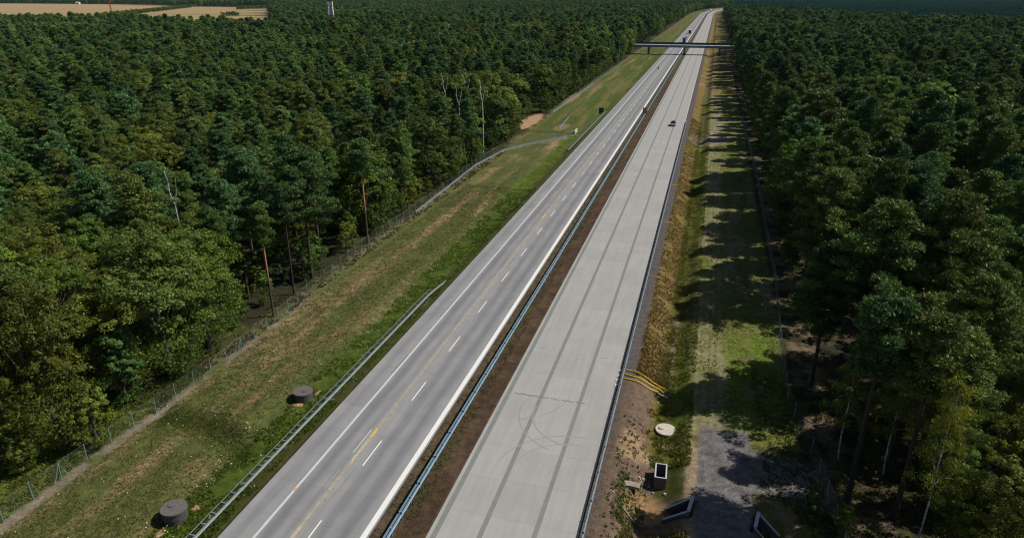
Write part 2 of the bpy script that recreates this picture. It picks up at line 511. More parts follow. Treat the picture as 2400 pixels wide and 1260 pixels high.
# ------------------------------------------------------------------ terrain (one sheet to the horizon)
def grow(a, step, f, end):
    out = []; s = step
    while a < end:
        s *= f; a += s; out.append(a)
    return out
xs = sorted(set([round(-62 + .36 * i, 3) for i in range(225)] + [-35.72, -35.66, -35.62, -23.58, -23.52, -23.45, -18.98, -18.93, -18.88, -6.76, -6.70, -6.64]))
xr = grow(xs[-1], .36, 1.14, 12000); xl = [-62 - (v - xs[-1]) for v in xr]
X1 = np.array(sorted(xl) + xs + xr)
ya = list(np.arange(22, 130, .36)) + list(np.arange(130, 330, 1.1)) + list(np.arange(330, 700, 4.5))
ya += grow(ya[-1], 5, 1.03, 15000)
yb = [22 - v for v in grow(0, .5, 1.3, 600)]
Y1 = np.array(sorted(yb) + ya)
GX, GY = np.meshgrid(X1, Y1)
cv = curve(np.minimum(GY, 3200))
GXX = GX + cv * (np.abs(GX) < 400) + cv * (np.abs(GX) >= 400) * np.exp(-(np.abs(GX) - 400) / 400.)
GZ = height(GXX, GY)
GZ = np.where(GY > 2400, GZ, GZ)

def px_arrays(X, Y, Z=0.0):
    a = X * math.cos(PS) + Y * math.sin(PS); b = -X * math.sin(PS) + Y * math.cos(PS)
    D = H - Z
    zc = b * math.cos(TH) + D * math.sin(TH); yc = D * math.cos(TH) - b * math.sin(TH)
    zc = np.where(zc < 1, 1, zc)
    return 1200 + F * a / zc, 630 + F * yc / zc, b

FA_X = [-900, 0, 140, 270, 350, 480, 560, 640, 700]
FA_NEAR = [800, 800, 800, 810, 790, 700, 680, 640, 620]     # metres ahead where the near forest ends
FA_FAR = [3600, 3500, 3350, 3200, 2900, 2600, 2500, 2450, 2400]
def field_mask(X, Y):
    px, py, b = px_arrays(X, Y)
    near = np.interp(px, FA_X, FA_NEAR) + 18 * (fbm(px * .03, px * 0, 2) - .5); far = np.interp(px, FA_X, FA_FAR)
    inside = (px < 640 + 26 * (fbm(b * .02, px * 0 + 3, 3) - .5)) & (b > near) & (b < far)
    return inside, px, py, b

def seg_dist(px, py, ax, ay, bx, by):
    dx, dy = bx - ax, by - ay
    t = np.clip(((px - ax) * dx + (py - ay) * dy) / (dx * dx + dy * dy), 0, 1)
    return np.hypot(px - ax - t * dx, py - ay - t * dy), t

HEDGES = [((235, 42), (330, 31), 3), ((330, 31), (470, 14), 2), ((470, 14), (530, 13), 1.2), ((555, 22), (625, 19), 1.3), ((545, 11), (640, 11), 1.4),
          ((520, 38), (560, 38), 1.2), ((255, 47), (330, 46), 3)]
def hedge_mask(px, py):
    m = np.zeros(np.shape(px), bool)
    for a, b, wd in HEDGES:
        d, _ = seg_dist(px, py, a[0], a[1], b[0], b[1]); m |= d < wd * .8
    return m

def terrain_colour(X, Y):
    L = X - curve(np.minimum(Y, 3200))
    C = lambda *c: np.array(c, dtype=float)
    n1 = fbm(X * .12, Y * .12, 4); n2 = fbm(X * .5 + 40, Y * .5, 4); n3 = fbm(L * .45 + 9, Y * .045, 3); n4 = fbm(X * 1.6, Y * 1.6 + 70, 3)
    col = np.empty(X.shape + (3,)); col[:] = C(.028, .03, .016)
    def mix(w_, c):
        w_ = np.clip(w_, 0, 1)[..., None]; col[:] = col * (1 - w_) + c * w_
    # forest litter with sun-dried patches
    mix(sstep(.45, .62, n2) * (np.abs(L + 20) < 90) * (L > -20), C(.06, .05, .026)); mix(band(L, -75, -55, 2) * sstep(.4, .6, n1) * .8, C(.05, .065, .018))
    # ---------------- left verge
    lv = band(L, -56.3, -36.0, .25)
    mix(lv, C(.082, .102, .030))
    mix(lv * sstep(.47, .65, n3 * .6 + n2 * .4) * .85, C(.175, .145, .072))
    mix(lv * sstep(.52, .62, n2 * .5 + n1 * .5) * .7, C(.05, .068, .018))
    mix(lv * sstep(.60, .72, n4 * .4 + n3 * .6) * .8, C(.25, .19, .105))
    lush = 1 - sstep(-42.6, -40.6, L + 2.2 * (n1 - .5) + .8 * (n2 - .5)); lush = (1 - lush) * band(L, -60, -36.0, .2)
    mix(lush, C(.058, .092, .012))
    mix(lush * sstep(.5, .62, n2), C(.092, .128, .016))
    mix(lush * sstep(.56, .68, n4) * .6, C(.028, .045, .010))
    mix(band(L, -37.4, -36.0, .3), C(.05, .052, .014))  # dark shade at the guardrail edge, put into the ground colour
    # scruffy green behind the fence at the near end and round the cross ditch
    mix(band(L, -75, -54.9, .5) * (Y < 52), C(.085, .105, .02))
    mix(band(L, -57.5, -54.7, .4) * sstep(.35, .55, n2) * (Y > 60), C(.14, .12, .06))
    dY = Y - (50.0 - .02 * (L + 47) - .9 * np.clip(L + 47, 0, 9) * .5)
    mix(np.exp(-(dY / 1.5) ** 2) * (.5 + .5 * sstep(.35, .5, n2)) * band(L, -53.8, -41, .7), C(.04, .06, .012))
    mix(band(L, -55, -50, .8) * band(Y, 45, 53, 1) * .0, C(.05, .07, .02))
    # fence-side gravel ribbon
    fx = np.interp(Y, [20, 60, 90, 105, 127, 170, 190, 200, 212, 221, 260, 310, 470], [-54.6, -54.2, -55.3, -56.4, -56.0, -57.2, -55.2, -50, -42, -41, -56.6, -56.2, -57.6])
    gr = np.exp(-((L - fx - .05) / .55) ** 2) * (Y > 20) * (Y < 224)
    mix(gr * .75 * sstep(.3, .5, n2), C(.20, .185, .16))
    mix(band(L, -57.9, -56.1, .35) * (Y > 262) * .7, C(.15, .13, .11))
    # far left verge: greener with a long tan strip
    far = sstep(215, 235, Y)
    mix(lv * far, C(.062, .092, .020))
    mix(lv * far * sstep(.46, .6, n3), C(.11, .11, .035))
    mix(band(L + 1.6 * (n1 - .5), -53.4, -50.9, 1.0) * sstep(240, 300, Y) * (1 - sstep(470, 600, Y)) * (.25 + .6 * sstep(.35, .6, n3)), C(.20, .165, .08))
    mix(lv * sstep(560, 900, Y) * sstep(.4, .6, n1) * .6, C(.12, .11, .04))
    # cleared sandy corner left of the fence bend and the patch at the bend
    d1 = np.exp(-(((X + 60.5) / 3.6) ** 2 + ((Y - 238) / 19) ** 2)); mix(sstep(.35, .55, d1 + .3 * (n2 - .5)), C(.34, .23, .14))
    mix(band(L, -57.5, -42, 1) * band(Y, 219, 222.5, 1) * .6, C(.05, .055, .02))
    d2 = np.exp(-(((X + 57) / 3) ** 2 + ((Y - 300) / 22) ** 2)); mix(sstep(.45, .65, d2 + .3 * (n2 - .5)) * .8, C(.24, .16, .09))
    d3 = np.exp(-(((X + 47) / 3.2) ** 2 + ((Y - 231) / 8) ** 2)); mix(sstep(.4, .65, d3 + .3 * (n2 - .5)) * .8, C(.20, .16, .09))
    # ---------------- median
    md = band(L, -23.6, -18.85, .05)
    mix(md, C(.062, .043, .027))
    mix(md * sstep(.5, .62, n2), C(.085, .060, .040))
    mix(band(L, -23.6, -21.7, .25), C(.085, .068, .042))
    mix(band(L, -22.3, -20.9, .3) * sstep(.42, .6, n2) * .75, C(.05, .055, .016))
    mix(md * sstep(330, 520, Y), C(.075, .07, .035))
    # ---------------- right verge
    rv = band(L, -6.75, 12.6, .15)
    mix(rv, C(.085, .082, .024))
    mix(band(L, -4.9, -1.6, .35), C(.15, .115, .042))
    mix(band(L, -4.9, -1.6, .35) * sstep(.5, .66, n2), C(.12, .09, .025))
    mix(band(L, -2.1, -.2, .5) * (Y < 330), C(.075, .078, .014))
    mix(band(L, -.3, 1.6, .5) * (Y < 330) * sstep(.3, .5, n3), C(.08, .11, .016))
    st = band(L, 1.2, 12.4, .5) * (Y > 62)
    mix(st, C(.115, .135, .035))
    mix(st * sstep(.50, .66, fbm(L * .5 + 3, Y * .09, 3)) * .8, C(.20, .185, .11))
    rows = .5 + .5 * np.sin(L * 2 * math.pi / .62)
    mix(st * band(L, 1.4, 5.5, .8) * (.12 + .5 * rows) * sstep(.3, .6, n2 * .5 + n3 * .5), C(.30, .265, .19))
    mix(st * band(L, 5.5, 12, 1) * sstep(.52, .66, n1 * .5 + n2 * .5), C(.10, .15, .02))
    # far part of the right verge: straw and orange
    fr = band(L, -5, 12, .6) * sstep(280, 380, Y)
    mix(fr * .8, C(.155, .112, .042)); mix(fr * sstep(.42, .6, n3 * .6 + n1 * .4) * .8, C(.09, .095, .028)); mix(fr * sstep(.55, .7, n1) * .6, C(.23, .19, .11))
    # asphalt ribbon beside the guardrail, and bare graded soil at the near end
    mix(band(L, -6.7, -4.8, .12), C(.095, .088, .088))
    soil = sstep(0, 1, (72.5 - Y) / 1.5 + (n2 - .5) * 2) * band(L + .9 * (n2 - .5), -6.7, -2.6, .3)
    mix(soil, C(.135, .10, .075))
    soil2 = band(L + 1.2 * (n2 - .5), -6.7, 1.2, .4) * band(Y + 2 * (n2 - .5), 20, 57.5, .8)
    mix(soil2, C(.13, .098, .072))
    mix(band(L + 1.2 * (n2 - .5), -5.2, 2.6, .5) * band(Y + 3 * (n1 - .5), 56.5, 61.0, .8) * sstep(.42, .6, n2), C(.27, .205, .125))
    mix(sstep(.30, .46, np.exp(-(((L + 1.8) / 2.2) ** 2 + ((Y - 51.2) / 1.9) ** 2)) + .25 * (n2 - .5)), C(.24, .16, .085))
    mix(band(L, -6.5, -5.6, .3) * (Y < 72), C(.10, .08, .068))
    mix(band(L, -1.1, 2.5, .5) * band(Y, 52.5, 59, .8) * sstep(.38, .5, n2), C(.055, .065, .015))
    mix(band(L, -3.6, 2.2, .5) * band(Y, 20, 47.6, .7) * sstep(.35, .5, n2), C(.13, .105, .03))
    mix(band(L, 1.6, 2.7, .25) * (Y < 60), C(.25, .205, .14))
    # gravel thread in the ditch
    mix(np.exp(-((L + 1.05) / .3) ** 2) * band(Y, 70, 91, 1.5), C(.20, .165, .135))
    # path: straight lane turning right into the wood
    pth = band(L, 2.75, 7.6, .12) * (1 - sstep(63, 65.5, Y + 2 * (n2 - .5)))
    pth = np.maximum(pth, band(Y + .12 * (L - 7) ** 1.0, 54.8, 61.2, .5) * band(L, 5, 14.6, .5))
    mix(pth, C(.145, .143, .15)); mix(pth * sstep(.55, .65, n4), C(.10, .098, .10))
    # leaf litter round the right-hand trunks
    lit = band(L, 8.2, 40, .5) * (Y < 54) + band(L, 13.2, 16.5, .8) * (Y >= 54) * .6
    mix(lit * sstep(.38, .55, n2), C(.20, .148, .105)); mix(lit * sstep(.5, .65, n4) * .7, C(.075, .078, .018))
    mix(band(L, 8.2, 13, .5) * band(Y, 45, 54, 1) * sstep(.48, .6, n1), C(.11, .12, .02))
    # gravel crossing with pale curved edge at Y ~ 225
    mix(sstep(.3, .5, np.exp(-(((L - 2) / 7) ** 2 + ((Y - 224) / 11) ** 2)) + .3 * (n2 - .5)) * .8, C(.23, .20, .165))
    mix(band(L, -5, 11, .5) * band(Y, 205, 213, 2) * .8, C(.14, .16, .03))
    # ---------------- fields far left
    inside, px, py, b = field_mask(X, Y)
    fc = C(.31, .24, .125)[None, None] * (0.86 + .3 * fbm(X * .004, Y * .004, 3))[..., None]
    col[:] = np.where(inside[..., None], fc, col)
    dry = inside & (px > 300) & ((px - 300) * .11 + 0 > (48 - py))
    mix((inside & (px > 400)) * sstep(.5, .6, fbm(X * .006, Y * .012, 3)) * .6, C(.20, .17, .075))
    far_f = (b > 3300) & (px > 500) & (px < 680) & (b < 3800)
    mix(far_f.astype(float), C(.36, .28, .16))
    return np.clip(col, 0, 1)

gc = terrain_colour(GXX, GY)
ny, nx = GXX.shape
idx = np.arange(nx * ny).reshape(ny, nx)
faces = np.stack([idx[:-1, :-1], idx[:-1, 1:], idx[1:, 1:], idx[1:, :-1]], -1).reshape(-1, 4)
def np_mesh(name, V, Fc, mats, smooth=False):
    me = bpy.data.meshes.new(name)
    V = np.asarray(V, dtype=np.float32); Fc = np.asarray(Fc, dtype=np.int32)
    k = Fc.shape[1]
    me.vertices.add(len(V)); me.vertices.foreach_set('co', V.ravel())
    me.loops.add(Fc.size); me.loops.foreach_set('vertex_index', Fc.ravel())
    me.polygons.add(len(Fc)); me.polygons.foreach_set('loop_start', np.arange(0, Fc.size, k, dtype=np.int32))
    if smooth: me.polygons.foreach_set('use_smooth', np.ones(len(Fc), bool))
    for m in (mats if isinstance(mats, (list, tuple)) else [mats]): me.materials.append(m)
    me.update(calc_edges=True)
    return me
tm = np_mesh('ground', np.stack([GXX, GY, GZ], -1).reshape(-1, 3), faces, M['terrain'], True)
ca = tm.attributes.new('col', 'FLOAT_COLOR', 'POINT')
ca.data.foreach_set('color', np.concatenate([gc.reshape(-1, 3), np.ones((nx * ny, 1))], 1).astype(np.float32).ravel())
ground = link('ground', tm, kind='structure')

# ------------------------------------------------------------------ carriageways
def lat_attr(me, fn):
    co = np.empty(len(me.vertices) * 3, np.float32); me.vertices.foreach_get('co', co); co = co.reshape(-1, 3)
    a = me.attributes.new('lat', 'FLOAT', 'POINT'); a.data.foreach_set('value', fn(co).astype(np.float32))

def strip(name, L0, L1, Y0, Y1, z, mat, parent=None, kind=None, thick=0.0, label=None):
    """sheet following the motorway, optionally with thickness"""
    ys = [Y0]
    while ys[-1] < Y1:
        y = ys[-1]; ys.append(min(Y1, y + (60 if y < 1600 else 25)))
    mb = MB(); n = 0
    for y in ys:
        c = float(curve(y))
        mb.v += [(L0 + c, y, z), (L1 + c, y, z), (L0 + c, y, z - thick), (L1 + c, y, z - thick)]
    for i in range(len(ys) - 1):
        a = i * 4; b = a + 4
        mb.f.append((a, a + 1, b + 1, b)); mb.mi.append(0)
        if thick:
            mb.f += [(a + 2, a, b, b + 2), (a + 1, a + 3, b + 3, b + 1)]; mb.mi += [0, 0]
    if thick:
        mb.f.append((2, 3, 1, 0)); mb.mi.append(0)
    me = mb.mesh(name, mat)
    if not thick:
        pass
    lat_attr(me, lambda co: co[:, 0] - curve(co[:, 1]))
    return link(name, me, parent, kind=kind, label=label)

ROAD_END = 2900
def carriageway(name, cols, slab, y_start, rows, mat):
    base = strip(name, cols[0], cols[-1], -60, ROAD_END, -.115, M['bed'], kind='structure')
    bed = base
    first = y_start - int((y_start - 28) / slab) * slab
    g = .005
    y_end = first + rows * slab
    strip('pavement_surface', cols[0], cols[-1], -60, first - g, 0, mat, bed, thick=.1)
    strip('pavement_surface', cols[0], cols[-1], y_end + g, ROAD_END, 0, mat, bed, thick=.1)
    for ci in range(len(cols) - 1):
        x0 = cols[ci]; x1 = cols[ci + 1]; wd = x1 - x0
        mb = MB(); mb.box(g, wd - g, g, slab - g, -.1, 0)
        me = mb.mesh('concrete_slab', mat)
        lat_attr(me, lambda co: co[:, 0] + x0)
        for r in range(rows):
            link('concrete_slab', me, bed, (x0, first + r * slab, 0))
    return bed

left = carriageway('old_carriageway', [-35.68, -32.9, -28.95, -23.55], 4.33, 39.8, 42, M['old'])
right = carriageway('new_carriageway', [-18.95, -14.65, -10.25, -6.72], 4.9, 44.7, 38, M['new'])

# painted lines and sealed strips (sheets 4 mm apart)
strip('edge_line', -32.88, -32.62, -60, ROAD_END, .004, M['paintworn'], left)
strip('edge_line', -24.22, -23.72, -60, ROAD_END, .004, M['paint'], left)
strip('joint_filler_strip', -29.85, -29.5, -60, 118, .004, M['seam'], left)
strip('joint_filler_strip', -29.85, -29.5, 118, 480, .004, M['seamfar'], left)
me = None
y = 40.3 + 3.6 - 11.75 * 5
mb = MB(); mb.quad((-.065, 0, 0), (.065, 0, 0), (.065, 4.1, 0), (-.065, 4.1, 0)); dash = mb.mesh('lane_dash', M['paint'])
mb = MB(); mb.quad((-.09, 0, 0), (.09, 0, 0), (.09, 4.1, 0), (-.09, 4.1, 0))
k = 0
y = 36.2
while y < 560:
    link('lane_dash', dash, left, (-28.35, y, .004)); y += 11.75
# faded yellow remains of roadworks markings
def patch(name, X0, X1, Y0, Y1, mat, z=.008, skew=0, parent=None):
    mb = MB(); mb.quad((X0, Y0, z), (X1, Y0, z), (X1 + skew, Y1, z), (X0 + skew, Y1, z))
    return link(name, mb.mesh(name, mat), parent)
patch('yellow_paint_patch', -29.82, -29.5, 52.3, 53.9, M['orange'], parent=left)
patch('yellow_paint_patch', -29.83, -29.5, 48.0, 51.6, M['cream'], parent=left)
patch('yellow_paint_patch', -29.83, -29.5, 37.0, 39.3, M['cream'], parent=left)
patch('yellow_paint_patch', -32.9, -32.6, 43.0, 43.5, M['orange'], parent=left)
patch('yellow_paint_patch', -30.25, -30.15, 49.5, 53.5, M['paintworn'], parent=left)
patch('yellow_paint_patch', -30.25, -30.15, 44.0, 47.0, M['seam'], parent=left)
patch('yellow_paint_patch', -29.82, -29.5, 128, 131.5, M['orange'], parent=left)
for q, (px_, py_) in enumerate([(940, 791), (946, 794), (943, 797)]):
    X, Y = ground_px(px_, py_); patch('red_spray_mark', X - .06, X + .06, Y - .2, Y + .2, M['red'], .004, .3 - .25 * q, left)
# crack sealing beside the shoulder line
patch('sealed_crack', -33.12, -33.04, 64.5, 69.0, M['crack'], .004, .12, left)
mb = MB(); 
for i in range(70):
    yy = 36 + i * 1.35 + random.uniform(-.3, .3); xx = -29.5 + random.uniform(0, .05)
    mb.quad((xx, yy, .012), (xx + random.uniform(.05, .1), yy + .02, .012), (xx + .08, yy + .16, .012), (xx, yy + .14, .012))
link('joint_chips', mb.mesh('joint_chips', M['crack']), left, kind='stuff')

for L0, L1 in ((-14.87, -14.43), (-10.46, -10.04), (-18.62, -18.14)):
    strip('sealed_joint_strip', L0, L1, -60, ROAD_END, .004, M['sealer'], right)
strip('pale_edge_strip', -6.95, -6.74, -60, ROAD_END, .004, M['conc'], right)
# tyre marks where vehicles turned
def arc_mark(cx, cy, r, a0, a1, wd, mat, z):
    mb = MB(); n = 26
    for i in range(n):
        t0 = math.radians(a0 + (a1 - a0) * i / n); t1 = math.radians(a0 + (a1 - a0) * (i + 1) / n)
        mb.quad((cx + r * math.cos(t0), cy + r * math.sin(t0), z), (cx + (r + wd) * math.cos(t0), cy + (r + wd) * math.sin(t0), z),
                (cx + (r + wd) * math.cos(t1), cy + (r + wd) * math.sin(t1), z), (cx + r * math.cos(t1), cy + r * math.sin(t1), z))
    link('tyre_mark', mb.mesh('tyre_mark', mat), right)
arc_mark(-9.5, 61.5, 5.2, 170, 262, .13, M['skid'], .006)
arc_mark(-9.3, 61.7, 6.9, 165, 250, .13, M['skid'], .0062)
arc_mark(-8.9, 51.0, 5.6, 88, 160, .12, M['skid'], .0064)
arc_mark(-8.7, 50.6, 7.4, 88, 168, .12, M['skid'], .0066)
arc_mark(-18.5, 66.0, 7.0, -70, -8, .10, M['skid'], .0068)
mb = MB()
for i in range(26):
    x0 = -18.0 + i * .32
    if random.random() < .75:
        yy = 64.2 + random.uniform(-.08, .08)
        mb.quad((x0, yy, .007), (x0 + .34, yy + .02, .007), (x0 + .34, yy + .12, .007), (x0, yy + random.uniform(.1, .28), .007))
link('tyre_mark', mb.mesh('tyre_mark', M['skiddark']), right)
mb = MB()
for i in range(36):
    x0 = -17.6 + i * .29
    if random.random() < .6:
        yy = 75.2 + .5 * math.sin(i * .2) + random.uniform(-.1, .1)
        mb.quad((x0, yy, .007), (x0 + .3, yy, .007), (x0 + .3, yy + .14, .007), (x0, yy + .14, .007))
link('tyre_mark', mb.mesh('tyre_mark', M['skid']), right)

# ------------------------------------------------------------------ footbridge / overpass
br = thing('overpass', 'dark concrete overpass with edge painted sunlit-pale, crossing the motorway in the distance', 'bridge', (-21, 548, 0))
mb = MB(); mb.box(-40, 40, -3.2, 3.2, 5.6, 6.7); mb.box(-40, 40, -2.2, 2.2, 4.9, 5.6); link('deck', mb.mesh('deck', M['bridge']), br)
for s_ in (-1, 1):
    y0 = s_ * 3.2
    mb = MB()
    mb.prism([(-40, y0 + s_ * .01, 5.9), (40, y0 + s_ * .01, 5.9), (40, y0 + s_ * .7, 5.9), (-40, y0 + s_ * .7, 5.9)], [(-40, y0 + s_ * .01, 7.35), (40, y0 + s_ * .01, 7.35), (40, y0 + s_ * .7, 6.75), (-40, y0 + s_ * .7, 6.75)])
    link('edge_beam', mb.mesh('edge_beam', M['bridgecap' if s_ < 0 else 'bridge']), br)  # near beam coloured pale and sloped to catch sun as a lit stripe
    mb = MB(); mb.box(-40, 40, y0 + s_ * .72, y0 + s_ * .80, 5.2, 6.68); link('fascia', mb.mesh('fascia', M['bridge']), br)
    mb = MB(); mb.box(-40, 40, y0 - s_ * .12, y0 - s_ * .04, 6.72, 8.3); link('railing', mb.mesh('railing', M['darkrail']), br)
rp = MB(); rp.box(-.08, .08, -.06, .06, 6.7, 8.42); rpm = rp.mesh('rail_post', M['galv'])
for s_ in (-1, 1):
    for i in range(27): link('rail_post', rpm, br, (-39 + 3 * i, s_ * 3.02, 0))
for x in (-25.5, .8, 26.0):
    z0 = hz(-21 + x, 548) - .3
    mb = MB()
    if x == .8:
        mb.prism([(x - .7, -1.6, z0), (x + .7, -1.6, z0), (x + .7, 1.6, z0), (x - .7, 1.6, z0)], [(x - .5, -1.6, 4.9), (x + .5, -1.6, 4.9), (x + .5, 1.6, 4.9), (x - .5, 1.6, 4.9)])
    else:
        mb.prism([(x - .6, -1.4, z0), (x + .6, -1.4, z0), (x + .6, 1.4, z0), (x - .6, 1.4, z0)], [(x - .75, -1.8, 4.9), (x + .75, -1.8, 4.9), (x + .75, 1.8, 4.9), (x - .75, 1.8, 4.9)])
    link('pier', mb.mesh('pier', M['bridge']), br)
for s in (-1, 1):
    mb = MB()
    mb.prism([(s * 39.9, -3.2, -1.2), (s * 48, -3.2, -1.2), (s * 48, 3.2, -1.2), (s * 39.9, 3.2, -1.2)], [(s * 39.9, -3.2, 6.7), (s * 44, -3.2, 6.6), (s * 44, 3.2, 6.6), (s * 39.9, 3.2, 6.7)])
    link('abutment', mb.mesh('abutment', M['bridge']), br)

# ------------------------------------------------------------------ guardrails
WB = [(0, -.155), (.045, -.12), (.045, -.07), (-.01, -.02), (-.01, .02), (.045, .07), (.045, .12), (.03, .155), (-.05, .155), (-.05, 0), (-.05, -.155)]
def zguard(X, Y): return max(hz(X, Y), -.1)

def guard(label, X, Y0, Y1, step, zt=.72, double=False, mat='galv', group='motorway guardrails', back=True, curve_from=None, taper=None):
    r = thing('guardrail', label, 'guardrail', (X, Y0, 0), 0, group)
    ln = Y1 - Y0
    sides = (1, -1) if double else (1,)
    for s in sides:
        seg = 4.0; n = int(ln / seg)
        mb = MB()
        for i in range(n + 1):
            a = i * seg; b = min(ln, a + seg + .25)
            if a >= ln: break
            za = zt - .15 - (max(0, taper - (ln - a)) / taper * (zt - .05) if taper else 0)
            zb = zt - .15 - (max(0, taper - (ln - b)) / taper * (zt - .05) if taper else 0)
            o_ = .003 * (i % 2)
            prof = [(s * (p + (.15 if double else .1)) + s * o_, u) for p, u in WB]
            mb.extrude(prof, (0, a, za), (0, b, zb))
        link('rail', mb.mesh('rail', M[mat]), r)
    if back and not double:
        mb = MB(); mb.box(-.58, -.54, 0, ln - (taper or 0), zt - .1, zt - .02); link('back_rail', mb.mesh('back_rail', M[mat]), r)
    z0 = -.5
    mb = MB(); mb.box(-.05, .05, -.03, .03, z0, zt - .02); pm = mb.mesh('post', M[mat])
    mb = MB()
    if double: mb.box(-.14, .14, -.06, .06, zt - .22, zt - .04)
    elif back: mb.box(-.57, .09, -.05, .05, zt - .06, zt + .01)
    sm = mb.mesh('spacer', M[mat]) if (double or back) else None
    n = int((ln - (taper or 0)) / step)
    rest = MB()
    for i in range(n + 1):
        yy = i * step + .4
        if i < 250:
            link('post', pm, r, (-.3 if (back and not double) else 0, yy, 0))
            if sm: link('spacer', sm, r, (0, yy, 0))
        else:
            rest.box(-.05, .05, yy - .03, yy + .03, z0, zt)
    if rest.v: link('post_row', rest.mesh('post_row', M[mat]), r, kind='stuff')
    return r

guard('steel guardrail with ladder-like spacers on the grass verge, lower left of the road', -37.0, 33.5, 93.0, 1.33, .75, taper=6)
guard('far steel guardrail on the left verge ending below the dark blue sign', -37.0, 191.5, 263, 2.66, .75, mat='galv')
guard('long double-sided steel barrier running along the brown median up to the overpass', -21.8, 30, 546, 2.0, .78, double=True, mat='galvblue')
guard('bluish steel guardrail along the right edge of the pale concrete carriageway', -6.35, 28, 250, 2.0, .75, mat='galvblue', back=False)
# median barrier beyond the overpass
r = thing('guardrail', 'thin median barrier continuing beyond the overpass towards the bend', 'guardrail', (0, 0, 0), 0, 'motorway guardrails')
mb = MB()
y = 552.
while y < 2600:
    mb.extrude([(-.25, .5), (.25, .5), (.25, .78), (-.25, .78)], (-21.8 + float(curve(y)), y, 0), (-21.8 + float(curve(y + 48)), y + 48, 0)); y += 48
link('rail', mb.mesh('rail', M['galv']), r)
mb = MB()
for i in range(250):
    yy = 553 + i * 8; xx = -21.8 + float(curve(yy)); mb.box(xx - .08, xx + .08, yy - .1, yy + .1, -.4, .5)
link('post_row', mb.mesh('post_row', M['galv']), r, kind='stuff')
# white pipe ends clipped to the right guardrail
for i, (px_, py_) in enumerate([(1457, 868), (1453, 880), (1449, 890), (1446, 902)]):
    X, Y = ground_px(px_, py_)
    mb = MB(); mb.tube([(.1, 0, .09), (-.12, -.05, .16), (-.28, -.15, .12), (-.33, -.42, .05)], .05, 6)
    tag(link('pipe_end', mb.mesh('pipe_end', M['white']), loc=(-6.62, Y, 0)), 'short white pipe end bent over the road edge, %s from the near side' % ['fourth', 'third', 'second', 'first'][i], 'pipe', 'white pipe ends at the road edge')

# ------------------------------------------------------------------ wire fences
def fence(pts, label, step=2.9, tall=2.0, dense=(None, None), net=.22):
    x0, y0 = pts[0]
    r = thing('wire_fence', label, 'fence', (x0, y0, hz(x0, y0)), 0, 'wire fences along the motorway')
    bz = hz(x0, y0)
    # resample
    P = [Vector((a, b, 0)) for a, b in pts]
    line = [P[0].copy()]; acc = 0
    for a, b in zip(P[:-1], P[1:]):
        L_ = (b - a).length; t = step - acc
        while t <= L_:
            line.append(a + (b - a) * (t / L_)); t += step
        acc = L_ - (t - step)
    mb = MB(); mb.cyl(0, 0, -.3, tall, .035, k=6); pm = mb.mesh('post', M['post'])
    mb = MB(); mb.cyl(0, 0, -.3, tall, .035, k=6); mb.tube([(0, 0, tall * .9), (0, .75, 0)], .025, 5); mb.tube([(0, 0, tall * .9), (0, -.75, 0)], .025, 5); bm_ = mb.mesh('post', M['post'])
    net_ = MB(); low = MB()
    for i, p in enumerate(line):
        z = hz(p.x, p.y)
        o = link('post', bm_ if i % 9 == 3 else pm, r, (p.x - x0, p.y - y0, z - bz))
        o.rotation_euler = (random.uniform(-.03, .03), random.uniform(-.03, .03), 0)
    for i in range(len(line) - 1):
        a, b = line[i].copy(), line[i + 1].copy()
        a.z = hz(a.x, a.y); b.z = hz(b.x, b.y)
        a -= Vector((x0, y0, bz)); b -= Vector((x0, y0, bz))
        for hgt in (.05, .25, .5, .8, 1.1, 1.4, 1.7, tall - .06):
            net_.tube([a + Vector((0, 0, hgt)), b + Vector((0, 0, hgt))], (.003 if hgt < 1.8 else .008), 3, False)
        n = int(step / net)
        for k in range(n):
            q = a.lerp(b, k / n); q2 = a.lerp(b, min(1, (k + 3) / n))
            net_.tube([q + Vector((0, 0, .02)), q2 + Vector((0, 0, tall - .08))], .0025, 3, False)
            net_.tube([q2 + Vector((0, 0, .02)), q + Vector((0, 0, tall - .08))], .0025, 3, False)
        yy = a.y + y0
        if dense[0] is not None and dense[0] < yy < dense[1]:
            d = (b - a).normalized(); nr = Vector((-d.y, d.x, 0)) * .02
            low.prism([a + nr, a - nr, b - nr, b + nr], [v + Vector((0, 0, .55)) for v in (a + nr, a - nr, b - nr, b + nr)])
    link('wire_mesh', net_.mesh('wire_mesh', M['wire']), r, kind='stuff')
    if low.v: link('amphibian_barrier', low.mesh('amphibian_barrier', M['fencepanel']), r)
    return r
fence([(-54.8, 30), (-54.7, 38.8), (-54.6, 45), (-54.2, 53), (-54.0, 64), (-54.2, 72), (-55.3, 85.5), (-56.5, 105), (-56.0, 127.7), (-57.3, 169), (-55.2, 189.8), (-49.6, 201), (-43.0, 212), (-41.0, 219)],
      'long wire mesh fence below the left forest, bending right to the small culvert', dense=(124, 214))
fence([(-47.4, 227.5), (-48.6, 252)], 'short piece of wire fence above the small culvert on the left verge', dense=(220, 260))
fence([(-56.6, 260.4), (-56.2, 310), (-57.6, 461)], 'far wire fence along the left forest, starting beyond the fence gap', step=3.4, dense=(255, 350), net=.45)
fence([(14.6, 46), (14.2, 54), (13.4, 62), (12.0, 71), (12.3, 86), (13.2, 108), (13.2, 128), (13.6, 165), (13.4, 200), (12.6, 262)],
      'wire fence in the shade at the foot of the right forest', step=3.2, net=.2)

